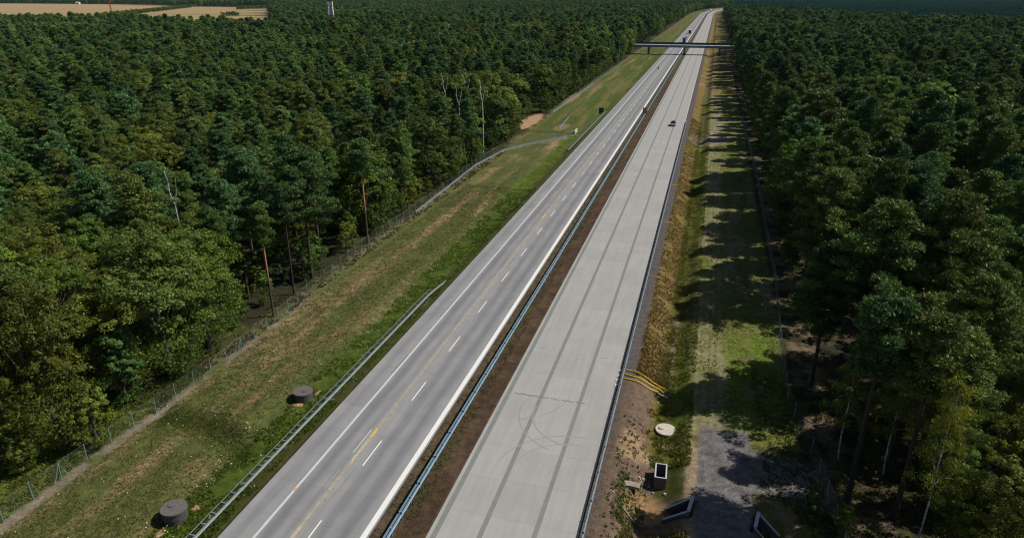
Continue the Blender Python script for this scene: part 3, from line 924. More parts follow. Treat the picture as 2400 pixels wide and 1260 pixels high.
# ------------------------------------------------------------------ concrete wells, inlet box, culvert head walls
def well(px_, py_, r0, hgt, label, cover, soil=True):
    X, Y, z = place(px_, py_)
    t = thing('concrete_well', label, 'well', (X, Y, z), 0, 'round concrete wells by the road')
    mb = MB()
    for i in range(2): mb.cyl(0, 0, -.25 + i * (hgt + .25) / 2 + (.004 if i else 0), -.25 + (i + 1) * (hgt + .25) / 2 - .02, r0 * (.9 if i == 0 else .93), k=40)
    link('ring', mb.mesh('ring', M['darkconc']), t)
    mb = MB(); mb.cyl(0, 0, hgt, hgt + .14, r0, r0 * .985, k=44); link('lid', mb.mesh('lid', M['darkconc2']), t)
    mb = MB(); mb.cyl(cover[0], cover[1], hgt + .14, hgt + .2, .44, .41, k=28); mb.cyl(cover[0], cover[1], hgt + .2, hgt + .225, .3, .3, k=20)
    link('manhole_cover', mb.mesh('manhole_cover', M['darkconc2']), t)
    return X, Y, z
def flat_patch(name, X, Y, r, mat, label, cat, seed, sx=1.0, sy=1.0, dz=.05):
    rr = random.Random(seed); mb = MB(); n = 14; pts = []
    for i in range(n):
        a = 2 * math.pi * i / n; q = r * rr.uniform(.7, 1.15)
        x, y = X + q * math.cos(a) * sx, Y + q * math.sin(a) * sy
        pts.append((x, y, hz(x, y) + dz - .09 * (q > r)))
    mb.v = [(X, Y, hz(X, Y) + dz + .06)] + pts
    mb.f = [(0, 1 + i, 1 + (i + 1) % n) for i in range(n)]; mb.mi = [0] * n
    return tag(link(name, mb.mesh(name, mat)), label, cat)
X, Y, z = well(712, 934, 1.1, .95, 'farther dark round concrete well with offset cover beside the ladder-like guardrail', (.35, .1))
flat_patch('paving_slab', X - .1, Y - 1.2, .75, M['soilpatch'], 'pale worn slab at the foot of the farther dark well', 'slab', 3, 1.2, .5)
flat_patch('paving_slab', X + .9, Y + 1.5, .6, M['soilpatch'], 'small orange-brown patch of slabs behind the farther dark well', 'slab', 4, .5, 1.2)
X, Y, z = well(413, 1215, 1.1, 1.15, 'dark round concrete well with raised cover at the lower left, nearest the camera', (-.25, .25))
flat_patch('sand_heap', X - .1, Y - 2.0, .9, M['soilpatch'], 'strip of orange sand running down from the nearer dark well', 'sand', 5, .4, 1.4)
flat_patch('sand_heap', X + .8, Y + 1.6, .6, M['soilpatch'], 'small orange sandy patch behind the nearer dark well', 'sand', 6, .8, .7)

X, Y, z = place(1560, 1010)
t = thing('concrete_cover', 'pale round concrete cover slab with small manhole lid beside the grassy ditch', 'manhole cover', (X, Y, z + .12))
mb = MB(); mb.cyl(0, 0, -.3, .0, .92, .92, 44); link('ring', mb.mesh('ring', M['conc']), t)
mb = MB(); mb.cyl(0, 0, .004, .16, 1.1, 1.08, 44); link('slab', mb.mesh('slab', M['conc']), t)
mb = MB(); mb.cyl(-.45, .12, .16, .27, .36, .33, 28); mb.cyl(-.45, .12, .27, .285, .25, .25, 20); link('manhole_lid', mb.mesh('manhole_lid', M['conc']), t)

X, Y, z = place(1546, 1128)
X, Y = -.7, 55.2; z = hz(X, Y)
t = thing('inlet_box', 'open rectangular concrete inlet box standing in the brown soil', 'drain box', (X, Y, 0), .03)
top = -.25
mb = MB(); w2, l2, th_ = .55, 1.1, .12
mb.box(-w2, -w2 + th_, -l2, l2, -1.9, top); mb.box(w2 - th_, w2, -l2, l2, -1.9, top)
mb.box(-w2 + th_ + .002, w2 - th_ - .002, -l2, -l2 + th_, -1.9, top - .004); mb.box(-w2 + th_ + .002, w2 - th_ - .002, l2 - th_, l2, -1.9, top - .004)
link('wall_ring', mb.mesh('wall_ring', M['darkconc2']), t)
mb = MB()
mb.box(-w2 - .02, -w2 + th_, -l2, l2, top + .003, top + .06, .01); mb.box(w2 - th_, w2 + .02, -l2, l2, top + .003, top + .06, .01)
mb.box(-w2 + th_ + .002, w2 - th_ - .002, -l2, -l2 + th_, top, top + .057, .01); mb.box(-w2 + th_ + .002, w2 - th_ - .002, l2 - th_, l2, top, top + .057, .01)
link('rim', mb.mesh('rim', M['paleconc']), t)

def headwall(px0, px1, wing0, wing1, label, side):
    """culvert mouth: a parapet between px0 and px1 (tops), wing walls falling to wing0 / wing1"""
    A = Vector((*ground_px(*px0, .05), .05)); B = Vector((*ground_px(*px1, .05), .05))
    C0 = Vector((*ground_px(*wing0, -1.3), -1.3)); D0 = Vector((*ground_px(*wing1, -1.3), -1.3))
    t = thing('culvert_headwall', label, 'culvert', (A.x, A.y, 0), 0, 'culvert head walls beside the path')
    O = Vector((A.x, A.y, 0))
    d = (B - A).normalized(); nrm = Vector((side, 0, 0)) * .3
    mb = MB()
    lo = [A, B, B + nrm, A + nrm]
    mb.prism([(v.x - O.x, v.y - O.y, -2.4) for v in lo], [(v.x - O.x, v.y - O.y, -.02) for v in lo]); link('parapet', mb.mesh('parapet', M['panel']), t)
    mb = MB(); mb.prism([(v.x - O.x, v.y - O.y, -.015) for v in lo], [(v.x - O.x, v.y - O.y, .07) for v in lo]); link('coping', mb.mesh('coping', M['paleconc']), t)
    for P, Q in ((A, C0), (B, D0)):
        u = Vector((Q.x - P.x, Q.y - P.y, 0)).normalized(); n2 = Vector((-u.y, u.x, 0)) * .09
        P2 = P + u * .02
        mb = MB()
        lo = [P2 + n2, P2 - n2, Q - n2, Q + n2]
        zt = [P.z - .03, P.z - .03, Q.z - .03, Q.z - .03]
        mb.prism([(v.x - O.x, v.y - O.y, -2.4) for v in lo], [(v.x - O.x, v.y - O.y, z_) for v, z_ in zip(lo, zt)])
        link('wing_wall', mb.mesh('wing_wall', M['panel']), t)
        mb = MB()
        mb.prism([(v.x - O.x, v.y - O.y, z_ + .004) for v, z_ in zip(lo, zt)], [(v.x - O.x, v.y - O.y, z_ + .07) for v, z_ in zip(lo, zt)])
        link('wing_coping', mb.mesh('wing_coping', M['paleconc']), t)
headwall(*HW[0], 'culvert head wall with splayed wings, left of the gravel path', -1)
headwall(*HW[1], 'culvert head wall with splayed wings, right of the gravel path', 1)

# bits lying in the soil by the pit
X, Y, z = place(1465, 1143)
mb = MB()
prev = []
for i in range(7):
    a = i / 6; x = -1.3 + 2.6 * a; yy = .35 * math.sin(a * 3.1) + .5 * a
    prev.append((x, yy))
for (a, b), (c, d) in zip(prev[:-1], prev[1:]):
    mb.prism([(a, b - .3, -.2), (c, d - .3, -.2), (c, d + .3, -.2), (a, b + .3, -.2)], [(a, b - .26, .08), (c, d - .26, .08), (c, d + .26, .22), (a, b + .26, .22)])
tag(link('geotextile_sheet', mb.mesh('geotextile_sheet', M['sand']), loc=(X, Y, z)), 'folded pale grey sheet lying on the soil left of the inlet box', 'sheet')
mb = MB(); P = place(1458, 1186); Q = place(1487, 1226)
mb.tube([(0, 0, .05), (Q[0] - P[0], Q[1] - P[1], Q[2] - P[2] + .08)], .05, 6)
tag(link('timber_lath', mb.mesh('timber_lath', M['timber']), loc=P), 'pale thin lath lying along the left edge of the sandy pit', 'lath')
STP = [(1498, 1120), (1503, 1128), (1507, 1124), (1520, 1140), (1500, 1132), (1552, 1133), (1558, 1158), (1530, 1155), (1437, 1153), (1541, 944)]
for i, (a, b) in enumerate(STP):
    X, Y, z = place(a, b); rr = random.Random(i); s = .13 + .1 * rr.random()
    mb = MB(); k = 7
    lo = [(s * math.cos(6.28 * j / k) * rr.uniform(.7, 1.1), s * .8 * math.sin(6.28 * j / k) * rr.uniform(.7, 1.1), -.05) for j in range(k)]
    hi = [(x * .6 + rr.uniform(-.02, .02), y * .6, s * .8) for x, y, _ in lo]
    mb.prism(lo, hi)
    lb = ['pale stone at the left of the cluster above the pit', 'largest pale stone in the middle of the cluster above the pit', 'pale stone at the right of the cluster above the pit',
          'pale stone on its own between the cluster and the inlet box', 'lowest pale stone of the cluster above the pit', 'pale stone at the foot of the inlet box', 'pale stone in the dark ditch below the inlet box',
          'small pale stone on the soil left of the dark ditch', 'pale stone at the left end of the folded sheet', 'small pale stone on the grass above the round pale cover'][i]
    tag(link('stone', mb.mesh('stone', M['stone']), loc=(X, Y, z)), lb, 'stone', 'pale stones by the pit')

# yellow flexible pipes
def ypipe(pts, label):
    P = [place(a, b) for a, b in pts]
    O = P[0]; mb = MB()
    q = [(x - O[0], y - O[1], z - O[2] + .09) for x, y, z in P]
    fine = []
    for a, b in zip(q[:-1], q[1:]):
        for k in range(6):
            t_ = k / 6; x = a[0] + (b[0] - a[0]) * t_; y_ = a[1] + (b[1] - a[1]) * t_
            fine.append((x, y_, hz(x + O[0], y_ + O[1]) - O[2] + .085 + .02 * math.sin(k * 2.3 + x * 3)))
    fine.append(q[-1])
    mb.tube(fine, .075, 8)
    tag(link('yellow_pipe', mb.mesh('yellow_pipe', M['yellow']), loc=O), label, 'pipe', 'yellow pipes laid down the right verge')
ypipe([(1468, 867), (1490, 872), (1518, 888), (1540, 903), (1558, 912)], 'farthest of the three long yellow pipes running down to the ditch')
ypipe([(1464, 877), (1485, 883), (1522, 901), (1545, 912), (1556, 923)], 'middle one of the three long yellow pipes running down to the ditch')
ypipe([(1461, 887), (1484, 892), (1520, 911), (1540, 919), (1560, 932)], 'nearest of the three long yellow pipes running down to the ditch')
ypipe([(1522, 649), (1540, 650), (1552, 655)], 'short yellow pipe on the right verge just beyond the three long ones')
ypipe([(1550, 520), (1565, 521), (1578, 524)], 'short yellow pipe halfway between the three long ones and the silver car')
ypipe([(1574, 434), (1584, 434), (1590, 437)], 'short yellow pipe second before the gravel crossing')
ypipe([(1597, 350), (1608, 351), (1617, 355)], 'thick short yellow pipe beside the gravel crossing on the right verge')
X, Y, z = place(1552, 928)
mb = MB(); mb.box(-.09, .09, -.75, .75, 0, .16, .02)
o = tag(link('gutter_trough', mb.mesh('gutter_trough', M['paleconc']), loc=(X, Y, z)), 'white narrow trough at the lower end of the yellow pipes', 'trough'); o.rotation_euler = (0, 0, 1.05)

# small culvert on left verge at the fence bend
X, Y, z = place(1341, 311)
t = thing('culvert_headwall', 'small dark culvert mouth with pale wall on the left verge at the fence bend', 'culvert', (X, Y, z), 0, 'culvert head walls beside the path')
mb = MB(); mb.box(1.0, 1.35, -2.2, 2.2, -1.0, 1.1); link('parapet', mb.mesh('parapet', M['conc']), t)
mb = MB(); mb.box(-2.0, .99, -2.2, -1.9, -1, .45); link('wing_wall', mb.mesh('wing_wall', M['conc']), t)
mb = MB(); mb.box(.86, .997, -1.5, 1.8, -1, .95); link('opening_shade', mb.mesh('opening_shade', M['black']), t)  # solid black slab standing in for the shade inside the mouth

# ------------------------------------------------------------------ signs, posts, poles, masts
def sign(px_, py_, wd, hg, mat, label, z0, zface):
    X, Y = ground_px(px_, py_)
    t = thing('road_sign', label, 'sign', (X, Y, hz(X, Y)))
    mb = MB(); mb.box(-wd / 2, wd / 2, -.06, .0, zface, zface + hg); link('board', mb.mesh('board', mat), t)
    mb = MB(); mb.box(-wd / 2 - .04, wd / 2 + .04, .004, .04, zface - .04, zface + hg + .04); link('board_frame', mb.mesh('board_frame', M['galv']), t)
    for s in (-1, 1):
        mb = MB(); mb.cyl(s * wd * .32, .08, -.4, zface + hg * .8, .045, k=8); link('post', mb.mesh('post', M['galv']), t)
sign(1409, 268, 1.75, 2.3, M['signblue'], 'dark blue rectangular road sign on the left verge at the end of the far guardrail', 0, .5)
sign(1511, 270, 1.6, 2.5, M['signyellow'], 'dull yellow board standing in the median beside the barrier', 0, .35)
t = thing('marker_post', 'small white marker post with dark band on the left verge edge', 'marker post', (-36.9, 137.6, 0))
mb = MB(); mb.box(-.08, .08, -.05, .05, -.2, .75); mb.box(-.08, .08, -.05, .05, .95, 1.05, .02); link('post', mb.mesh('post', M['white']), t)
mb = MB(); mb.box(-.082, .082, -.052, .052, .752, .948); link('band', mb.mesh('band', M['black']), t)
X, Y = ground_px(1449, 152)
t = thing('pole', 'tall pale grey pole beside the far left fence before the overpass', 'pole', (X, Y, hz(X, Y)))
mb = MB(); mb.cyl(0, 0, -.5, 13.6, .28, .18, 10); link('shaft', mb.mesh('shaft', M['galv']), t)
mb = MB(); mb.cyl(0, 0, 13.605, 13.9, .3, .1, 10); link('cap', mb.mesh('cap', M['galv']), t)

def lattice(X, Y, label, levels, wd0, wd1, cell, thick):
    t = thing('lattice_mast', label, 'mast', (X, Y, 0), .4)
    top = levels[-1][1]
    def wat(z): return wd0 + (wd1 - wd0) * z / top
    for z0, z1, mat in levels:
        mb = MB(); n = max(1, round((z1 - z0) / cell))
        for i in range(n):
            a = z0 + (z1 - z0) * i / n; b = z0 + (z1 - z0) * (i + 1) / n
            ra, rb = wat(a) / 2, wat(b) / 2
            ca_ = [Vector((sx * ra, sy * ra, a)) for sx, sy in ((-1, -1), (1, -1), (1, 1), (-1, 1))]
            cb_ = [Vector((sx * rb, sy * rb, b)) for sx, sy in ((-1, -1), (1, -1), (1, 1), (-1, 1))]
            for k in range(4):
                k2 = (k + 1) % 4
                mb.tube([ca_[k], cb_[k]], thick, 5)
                mb.tube([ca_[k], cb_[k2]], thick * .6, 4); mb.tube([ca_[k2], cb_[k]], thick * .6, 4)
                mb.tube([cb_[k], cb_[k2]], thick * .6, 4)
        link('mast_section', mb.mesh('mast_section', mat), t)
    return t
X, Y = ground_px(782, 98)
lattice(X, Y, 'red and white lattice mast rising out of the left forest', [(0, 12, M['mastwhite']), (12, 23.6, M['mastred']), (23.6, 35.2, M['mastwhite']), (35.2, 47, M['mastred']), (47, 58, M['mastwhite'])], 4.6, 3.2, 3.6, .32)
X, Y = ground_px(262, 33)
lattice(X, Y, 'thin distant mast standing at the edge of the tan field', [(0, 4, M['black']), (4, 30, M['mastred']), (30, 60, M['galv'])], 2.2, 1.0, 4, .22)

# ------------------------------------------------------------------ vehicles
def wheel(parent, x, y, r, wd):
    mb = MB(); k = 18
    mb.prism([(x - wd / 2, y + r * math.cos(6.283 * i / k), r + r * math.sin(6.283 * i / k)) for i in range(k)],
             [(x + wd / 2, y + r * math.cos(6.283 * i / k), r + r * math.sin(6.283 * i / k)) for i in range(k)])
    w_ = link('wheel', mb.mesh('wheel', M['tyre']), parent)
    s = 1 if x > 0 else -1
    mb = MB(); xx = x + s * (wd / 2 + .004)
    mb.prism([(xx, y + r * .6 * math.cos(6.283 * i / k), r + r * .6 * math.sin(6.283 * i / k)) for i in range(k)],
             [(xx + s * .01, y + r * .55 * math.cos(6.283 * i / k), r + r * .55 * math.sin(6.283 * i / k)) for i in range(k)])
    link('rim', mb.mesh('rim', M['galv']), w_)

def car(label, X, Y, rz, paint, roofpaint=None, group='vehicles on the motorway'):
    t = thing('car', label, 'car', (X, Y, .01), rz, group)
    # front at +y; loft of cross sections
    secs = [(-2.2, .78, .35, .72), (-2.05, .88, .28, .92), (-1.2, .92, .22, .98), (0, .93, .2, .96), (1.1, .92, .2, .90), (1.9, .88, .24, .78), (2.2, .76, .32, .6)]
    mb = MB(); rings = []
    for y_, hw, zl, zh in secs:
        rings.append([(-hw * .9, y_, zl), (hw * .9, y_, zl), (hw, y_, zl + .18), (hw, y_, zh - .12), (hw * .86, y_, zh), (-hw * .86, y_, zh), (-hw, y_, zh - .12), (-hw, y_, zl + .18)])
    n0 = 0
    for rg in rings: mb.v += rg
    for i in range(len(rings) - 1):
        for j in range(8):
            a = i * 8 + j; b = i * 8 + (j + 1) % 8
            mb.f.append((a, b, b + 8, a + 8)); mb.mi.append(0)
    mb.f.append(tuple(range(7, -1, -1))); mb.mi.append(0)
    e = (len(rings) - 1) * 8; mb.f.append(tuple(range(e, e + 8))); mb.mi.append(0)
    body = link('body', mb.mesh('body', paint), t)
    mb = MB()
    mb.prism([(-.8, -1.85, .93), (.8, -1.85, .93), (.82, .95, .93), (-.82, .95, .93)], [(-.62, -1.3, 1.40), (.62, -1.3, 1.40), (.64, .1, 1.42), (-.64, .1, 1.42)])
    link('cabin_glass', mb.mesh('cabin_glass', M['glass']), t)
    mb = MB(); mb.prism([(-.66, -1.36, 1.405), (.66, -1.36, 1.405), (.68, .16, 1.425), (-.68, .16, 1.425)], [(-.6, -1.25, 1.47), (.6, -1.25, 1.47), (.6, .0, 1.48), (-.6, .0, 1.48)])
    link('roof', mb.mesh('roof', roofpaint or paint), t)
    for s in (-1, 1):
        mb = MB(); mb.box(s * .62 - .17, s * .62 + .17, 2.1, 2.2, .5, .64); link('headlight', mb.mesh('headlight', M['lamp']), t)
        mb = MB(); mb.box(s * .66 - .14, s * .66 + .14, -2.24, -2.13, .6, .78); link('tail_light', mb.mesh('tail_light', M['redlamp']), t)
        mb = MB(); mb.box(s * 1.0 - .09, s * 1.0 + .09, .62, .76, .92, 1.04); link('side_mirror', mb.mesh('side_mirror', paint), t)
        for y_ in (-1.35, 1.38): wheel(t, s * .82, y_, .33, .22)
    return t
car('silver car with dark windows driving towards the camera on the pale right carriageway', -10.5, 242.5, math.pi, M['silver'], M['darkcar'])
X, Y = ground_px(1608, 90)
car('small black car between the overpass and the white-roofed lorry', X, Y, 0, M['darkcar'])

def truck(label, X, Y, rz, side, roof, ln=12.0, hgt=3.9):
    t = thing('truck', label, 'truck', (X, Y, .01), rz, 'vehicles on the motorway')
    mb = MB(); mb.box(-1.3, 1.3, -ln / 2, ln / 2, 1.1, hgt, .03); link('cargo_box', mb.mesh('cargo_box', side), t)
    mb = MB(); mb.box(-1.32, 1.32, -ln / 2, ln / 2, hgt + .003, hgt + .08); link('box_roof', mb.mesh('box_roof', roof), t)
    mb = MB(); mb.box(-1.0, 1.0, -ln / 2 + .1, ln / 2 + 2.2, .6, 1.08); link('chassis', mb.mesh('chassis', M['black']), t)
    mb = MB(); y0 = ln / 2 + .5
    mb.prism([(-1.2, y0, 1.09), (1.2, y0, 1.09), (1.2, y0 + 2, 1.09), (-1.2, y0 + 2, 1.09)], [(-1.15, y0, 3.3), (1.15, y0, 3.3), (1.1, y0 + 1.75, 3.0), (-1.1, y0 + 1.75, 3.0)])
    link('cab', mb.mesh('cab', roof), t)
    mb = MB(); mb.box(-1.0, 1.0, y0 + 1.9, y0 + 1.99, 1.9, 2.6); link('windscreen', mb.mesh('windscreen', M['glass']), t)
    for s in (-1, 1):
        mb = MB(); mb.box(s * 1.0 - .16, s * 1.0 + .16, -ln / 2 - .05, -ln / 2 + .05, .75, .95); link('tail_light', mb.mesh('tail_light', M['redlamp']), t)
        for y_ in (-ln / 2 + 1.5, -ln / 2 + 2.8, -ln / 2 + 4.1, ln / 2 - .4, y0 + 1.2): wheel(t, s * 1.05, y_, .5, .32)
    return t
X, Y = ground_px(1616, 80)
truck('dark lorry with white roof driving away beyond the overpass', X, Y + 6, 0, M['truckdark'], M['white'], 9, 4.0)
X, Y = ground_px(1602.5, 101)
truck('blue lorry just showing above the overpass deck', X, Y + 6, 0, M['truckblue'], M['truckblue'], 9, 4.0)
X, Y = ground_px(1650, 28)
truck('white lorry far away at the start of the bend', X, Y + 6, 0, M['truckdark'], M['white'], 13, 5.0)
X, Y = ground_px(1665, 25)
truck('farthest pale lorry, tiny in the bend', X, Y, -.15, M['white'], M['white'], 12, 4.0)

# motorcyclist
X, Y = ground_px(1543, 163)
t = thing('motorcycle', 'black motorcycle riding away in the left lane before the overpass', 'motorcycle', (X, Y, .01), .15)
mb = MB()
mb.prism([(-.16, -.75, .5), (.16, -.75, .5), (.18, .6, .5), (-.18, .6, .5)], [(-.12, -.95, .95), (.12, -.95, .95), (.16, .55, 1.0), (-.16, .55, 1.0)])
link('body', mb.mesh('body', M['darkcar']), t)
for y_ in (-.72, .78):
    mb = MB(); k = 18
    mb.prism([(-.08, y_ + .32 * math.cos(6.283 * i / k), .32 + .32 * math.sin(6.283 * i / k)) for i in range(k)], [(.08, y_ + .32 * math.cos(6.283 * i / k), .32 + .32 * math.sin(6.283 * i / k)) for i in range(k)])
    link('wheel', mb.mesh('wheel', M['tyre']), t)
mb = MB(); mb.tube([(-.42, .45, 1.08), (-.15, .6, 1.05), (.15, .6, 1.05), (.42, .45, 1.08)], .025, 6); link('handlebar', mb.mesh('handlebar', M['galv']), t)

def skin_person(name, label, joints, edges, radii, loc, rz, mat):
    me = bpy.data.meshes.new(name); me.from_pydata(joints, edges, [])
    me.materials.append(mat)
    o = bpy.data.objects.new(name, me); COL.objects.link(o)
    o.location = loc; o.rotation_euler = (0, 0, rz)
    md = o.modifiers.new('skin', 'SKIN'); 
    for i, r_ in enumerate(radii): me.skin_vertices[0].data[i].radius = (r_, r_) if me.skin_vertices else (r_, r_)
    me.skin_vertices[0].data[0].use_root = True
    sb = o.modifiers.new('sub', 'SUBSURF'); sb.levels = 1; sb.render_levels = 1
    return tag(o, label, 'person')
J = [(0, -.15, .98), (0, -.02, 1.25), (0, .12, 1.5), (0, .18, 1.62), (0, .22, 1.78),
     (-.12, -.12, .96), (-.24, .25, .8), (-.22, .02, .42), (-.22, .16, .36),
     (.12, -.12, .96), (.24, .25, .8), (.22, .02, .42), (.22, .16, .36),
     (-.2, .12, 1.46), (-.36, .2, 1.22), (-.38, .44, 1.1), (.2, .12, 1.46), (.36, .2, 1.22), (.38, .44, 1.1)]
E_ = [(0, 1), (1, 2), (2, 3), (3, 4), (0, 5), (5, 6), (6, 7), (7, 8), (0, 9), (9, 10), (10, 11), (11, 12), (2, 13), (13, 14), (14, 15), (2, 16), (16, 17), (17, 18)]
R_ = [.16, .16, .18, .07, .14, .11, .085, .06, .05, .11, .085, .06, .05, .08, .06, .045, .08, .06, .045]
try:
    p_ = skin_person('person', 'motorcyclist in black suit with yellow vest leaning forward on the motorcycle', J, E_, R_, (X, Y, .01), .15, M['leather'])
    mb = MB()
    mb.prism([(-.2, -.16, 1.08), (.2, -.16, 1.08), (.2, .16, 1.08), (-.2, .16, 1.08)], [(-.24, .0, 1.5), (.24, .0, 1.5), (.22, .26, 1.52), (-.22, .26, 1.52)])
    link('vest', mb.mesh('vest', M['hivis']), p_)
except Exception as ex:
    print('skin failed', ex)

# ------------------------------------------------------------------ far buildings
def building(px_, py_, ln, dp, hg, label, rz=0):
    X, Y = ground_px(px_, py_)
    t = thing('farm_building', label, 'building', (X, Y, 0), rz)
    mb = MB(); mb.box(-ln / 2, ln / 2, -dp / 2, dp / 2, 0, hg); link('wall', mb.mesh('wall', M['wall']), t)
    mb = MB(); mb.prism([(-ln / 2 - .5, -dp / 2 - .5, hg + .01), (ln / 2 + .5, -dp / 2 - .5, hg + .01), (ln / 2 + .5, dp / 2 + .5, hg + .01), (-ln / 2 - .5, dp / 2 + .5, hg + .01)],
                        [(-ln / 2 - .5, -.2, hg + dp * .3), (ln / 2 + .5, -.2, hg + dp * .3), (ln / 2 + .5, .2, hg + dp * .3), (-ln / 2 - .5, .2, hg + dp * .3)])
    link('roof', mb.mesh('roof', M['roof']), t)
    mb = MB(); mb.box(-2, 2, -dp / 2 - .08, -dp / 2 - .01, 0, hg * .7); link('door', mb.mesh('door', M['darkcar']), t)
building(183, 10.5, 16, 10, 7, 'small white house at the far edge of the tan field', PS)
building(712, 4.5, 40, 18, 10, 'left of two white halls on the horizon beside the lattice mast', PS)
building(744, 4.5, 38, 18, 10, 'right of two white halls on the horizon beside the lattice mast', PS)
building(588, 12.5, 24, 12, 5, 'small pale shed among the hedges beyond the tan fields', PS)

# ------------------------------------------------------------------ tree meshes
def tube_np(pts, rad, k=6):
    V = []; Fc = []
    for i, p in enumerate(pts):
        p = Vector(p); d = Vector(pts[min(i + 1, len(pts) - 1)]) - Vector(pts[max(i - 1, 0)])
        d.normalize(); up = Vector((0, 0, 1)) if abs(d.z) < .9 else Vector((1, 0, 0))
        a = d.cross(up).normalized(); b = d.cross(a)
        for j in range(k):
            t = 2 * math.pi * j / k; V.append(tuple(p + (a * math.cos(t) + b * math.sin(t)) * rad[i]))
    for i in range(len(pts) - 1):
        for j in range(k):
            j2 = (j + 1) % k; Fc.append((i * k + j, i * k + j2, (i + 1) * k + j2, (i + 1) * k + j))
    return V, Fc

class Wood:
    def __init__(s): s.V = []; s.F = []
    def add(s, pts, rad, k=6):
        v, f = tube_np(pts, rad, k); n = len(s.V); s.V += v; s.F += [tuple(i + n for i in q) for q in f]

def clumps_to_leaves(cl, per, size, r, kind, drop=0.0):
    """cl: array (n,7) centre xyz, radius xyz, brightness -> leaf faces"""
    n = len(cl) * per
    ci = np.repeat(np.arange(len(cl)), per)
    d = r.normal(size=(n, 3)); d /= np.linalg.norm(d, axis=1)[:, None]
    d[:, 2] = np.where(d[:, 2] < -.35, -d[:, 2] * .6, d[:, 2])
    rad = r.uniform(.45, 1.05, n) ** .6
    c = cl[ci, :3] + d * cl[ci, 3:6] * rad[:, None]
    axis = c.copy(); axis[:, 2] = (axis[:, 2] - cl[:, 2].mean()) * .8
    axis /= np.linalg.norm(axis, axis=1)[:, None] + 1e-6
    nrm = d * .7 + axis * .55 + r.normal(size=(n, 3)) * .42 + np.array([0, 0, .15])
    nrm /= np.linalg.norm(nrm, axis=1)[:, None]
    t = np.cross(nrm, r.normal(size=(n, 3))); t /= np.linalg.norm(t, axis=1)[:, None] + 1e-9
    if kind == 'pine':
        t = t * .6 + d * .6 + np.array([0, 0, .25]); t /= np.linalg.norm(t, axis=1)[:, None]
    if kind == 'birch':
        t = t * .5 + np.array([0, 0, -.8]); t /= np.linalg.norm(t, axis=1)[:, None]
    b = np.cross(nrm, t); b /= np.linalg.norm(b, axis=1)[:, None] + 1e-9
    s = size * r.uniform(.6, 1.35, n)[:, None]
    if kind == 'pine':
        V = np.stack([c - t * s * .5 + b * s * .32, c - t * s * .5 - b * s * .32, c + t * s * .75], 1)
        k = 3
    else:
        V = np.stack([c - t * s * .55, c - b * s * .38, c + t * s * .55, c + b * s * .38], 1)
        k = 4
    tint = (cl[ci, 6] * r.uniform(.72, 1.3, n)).astype(np.float32)
    return V.reshape(-1, 3), np.arange(n * k).reshape(n, k), tint

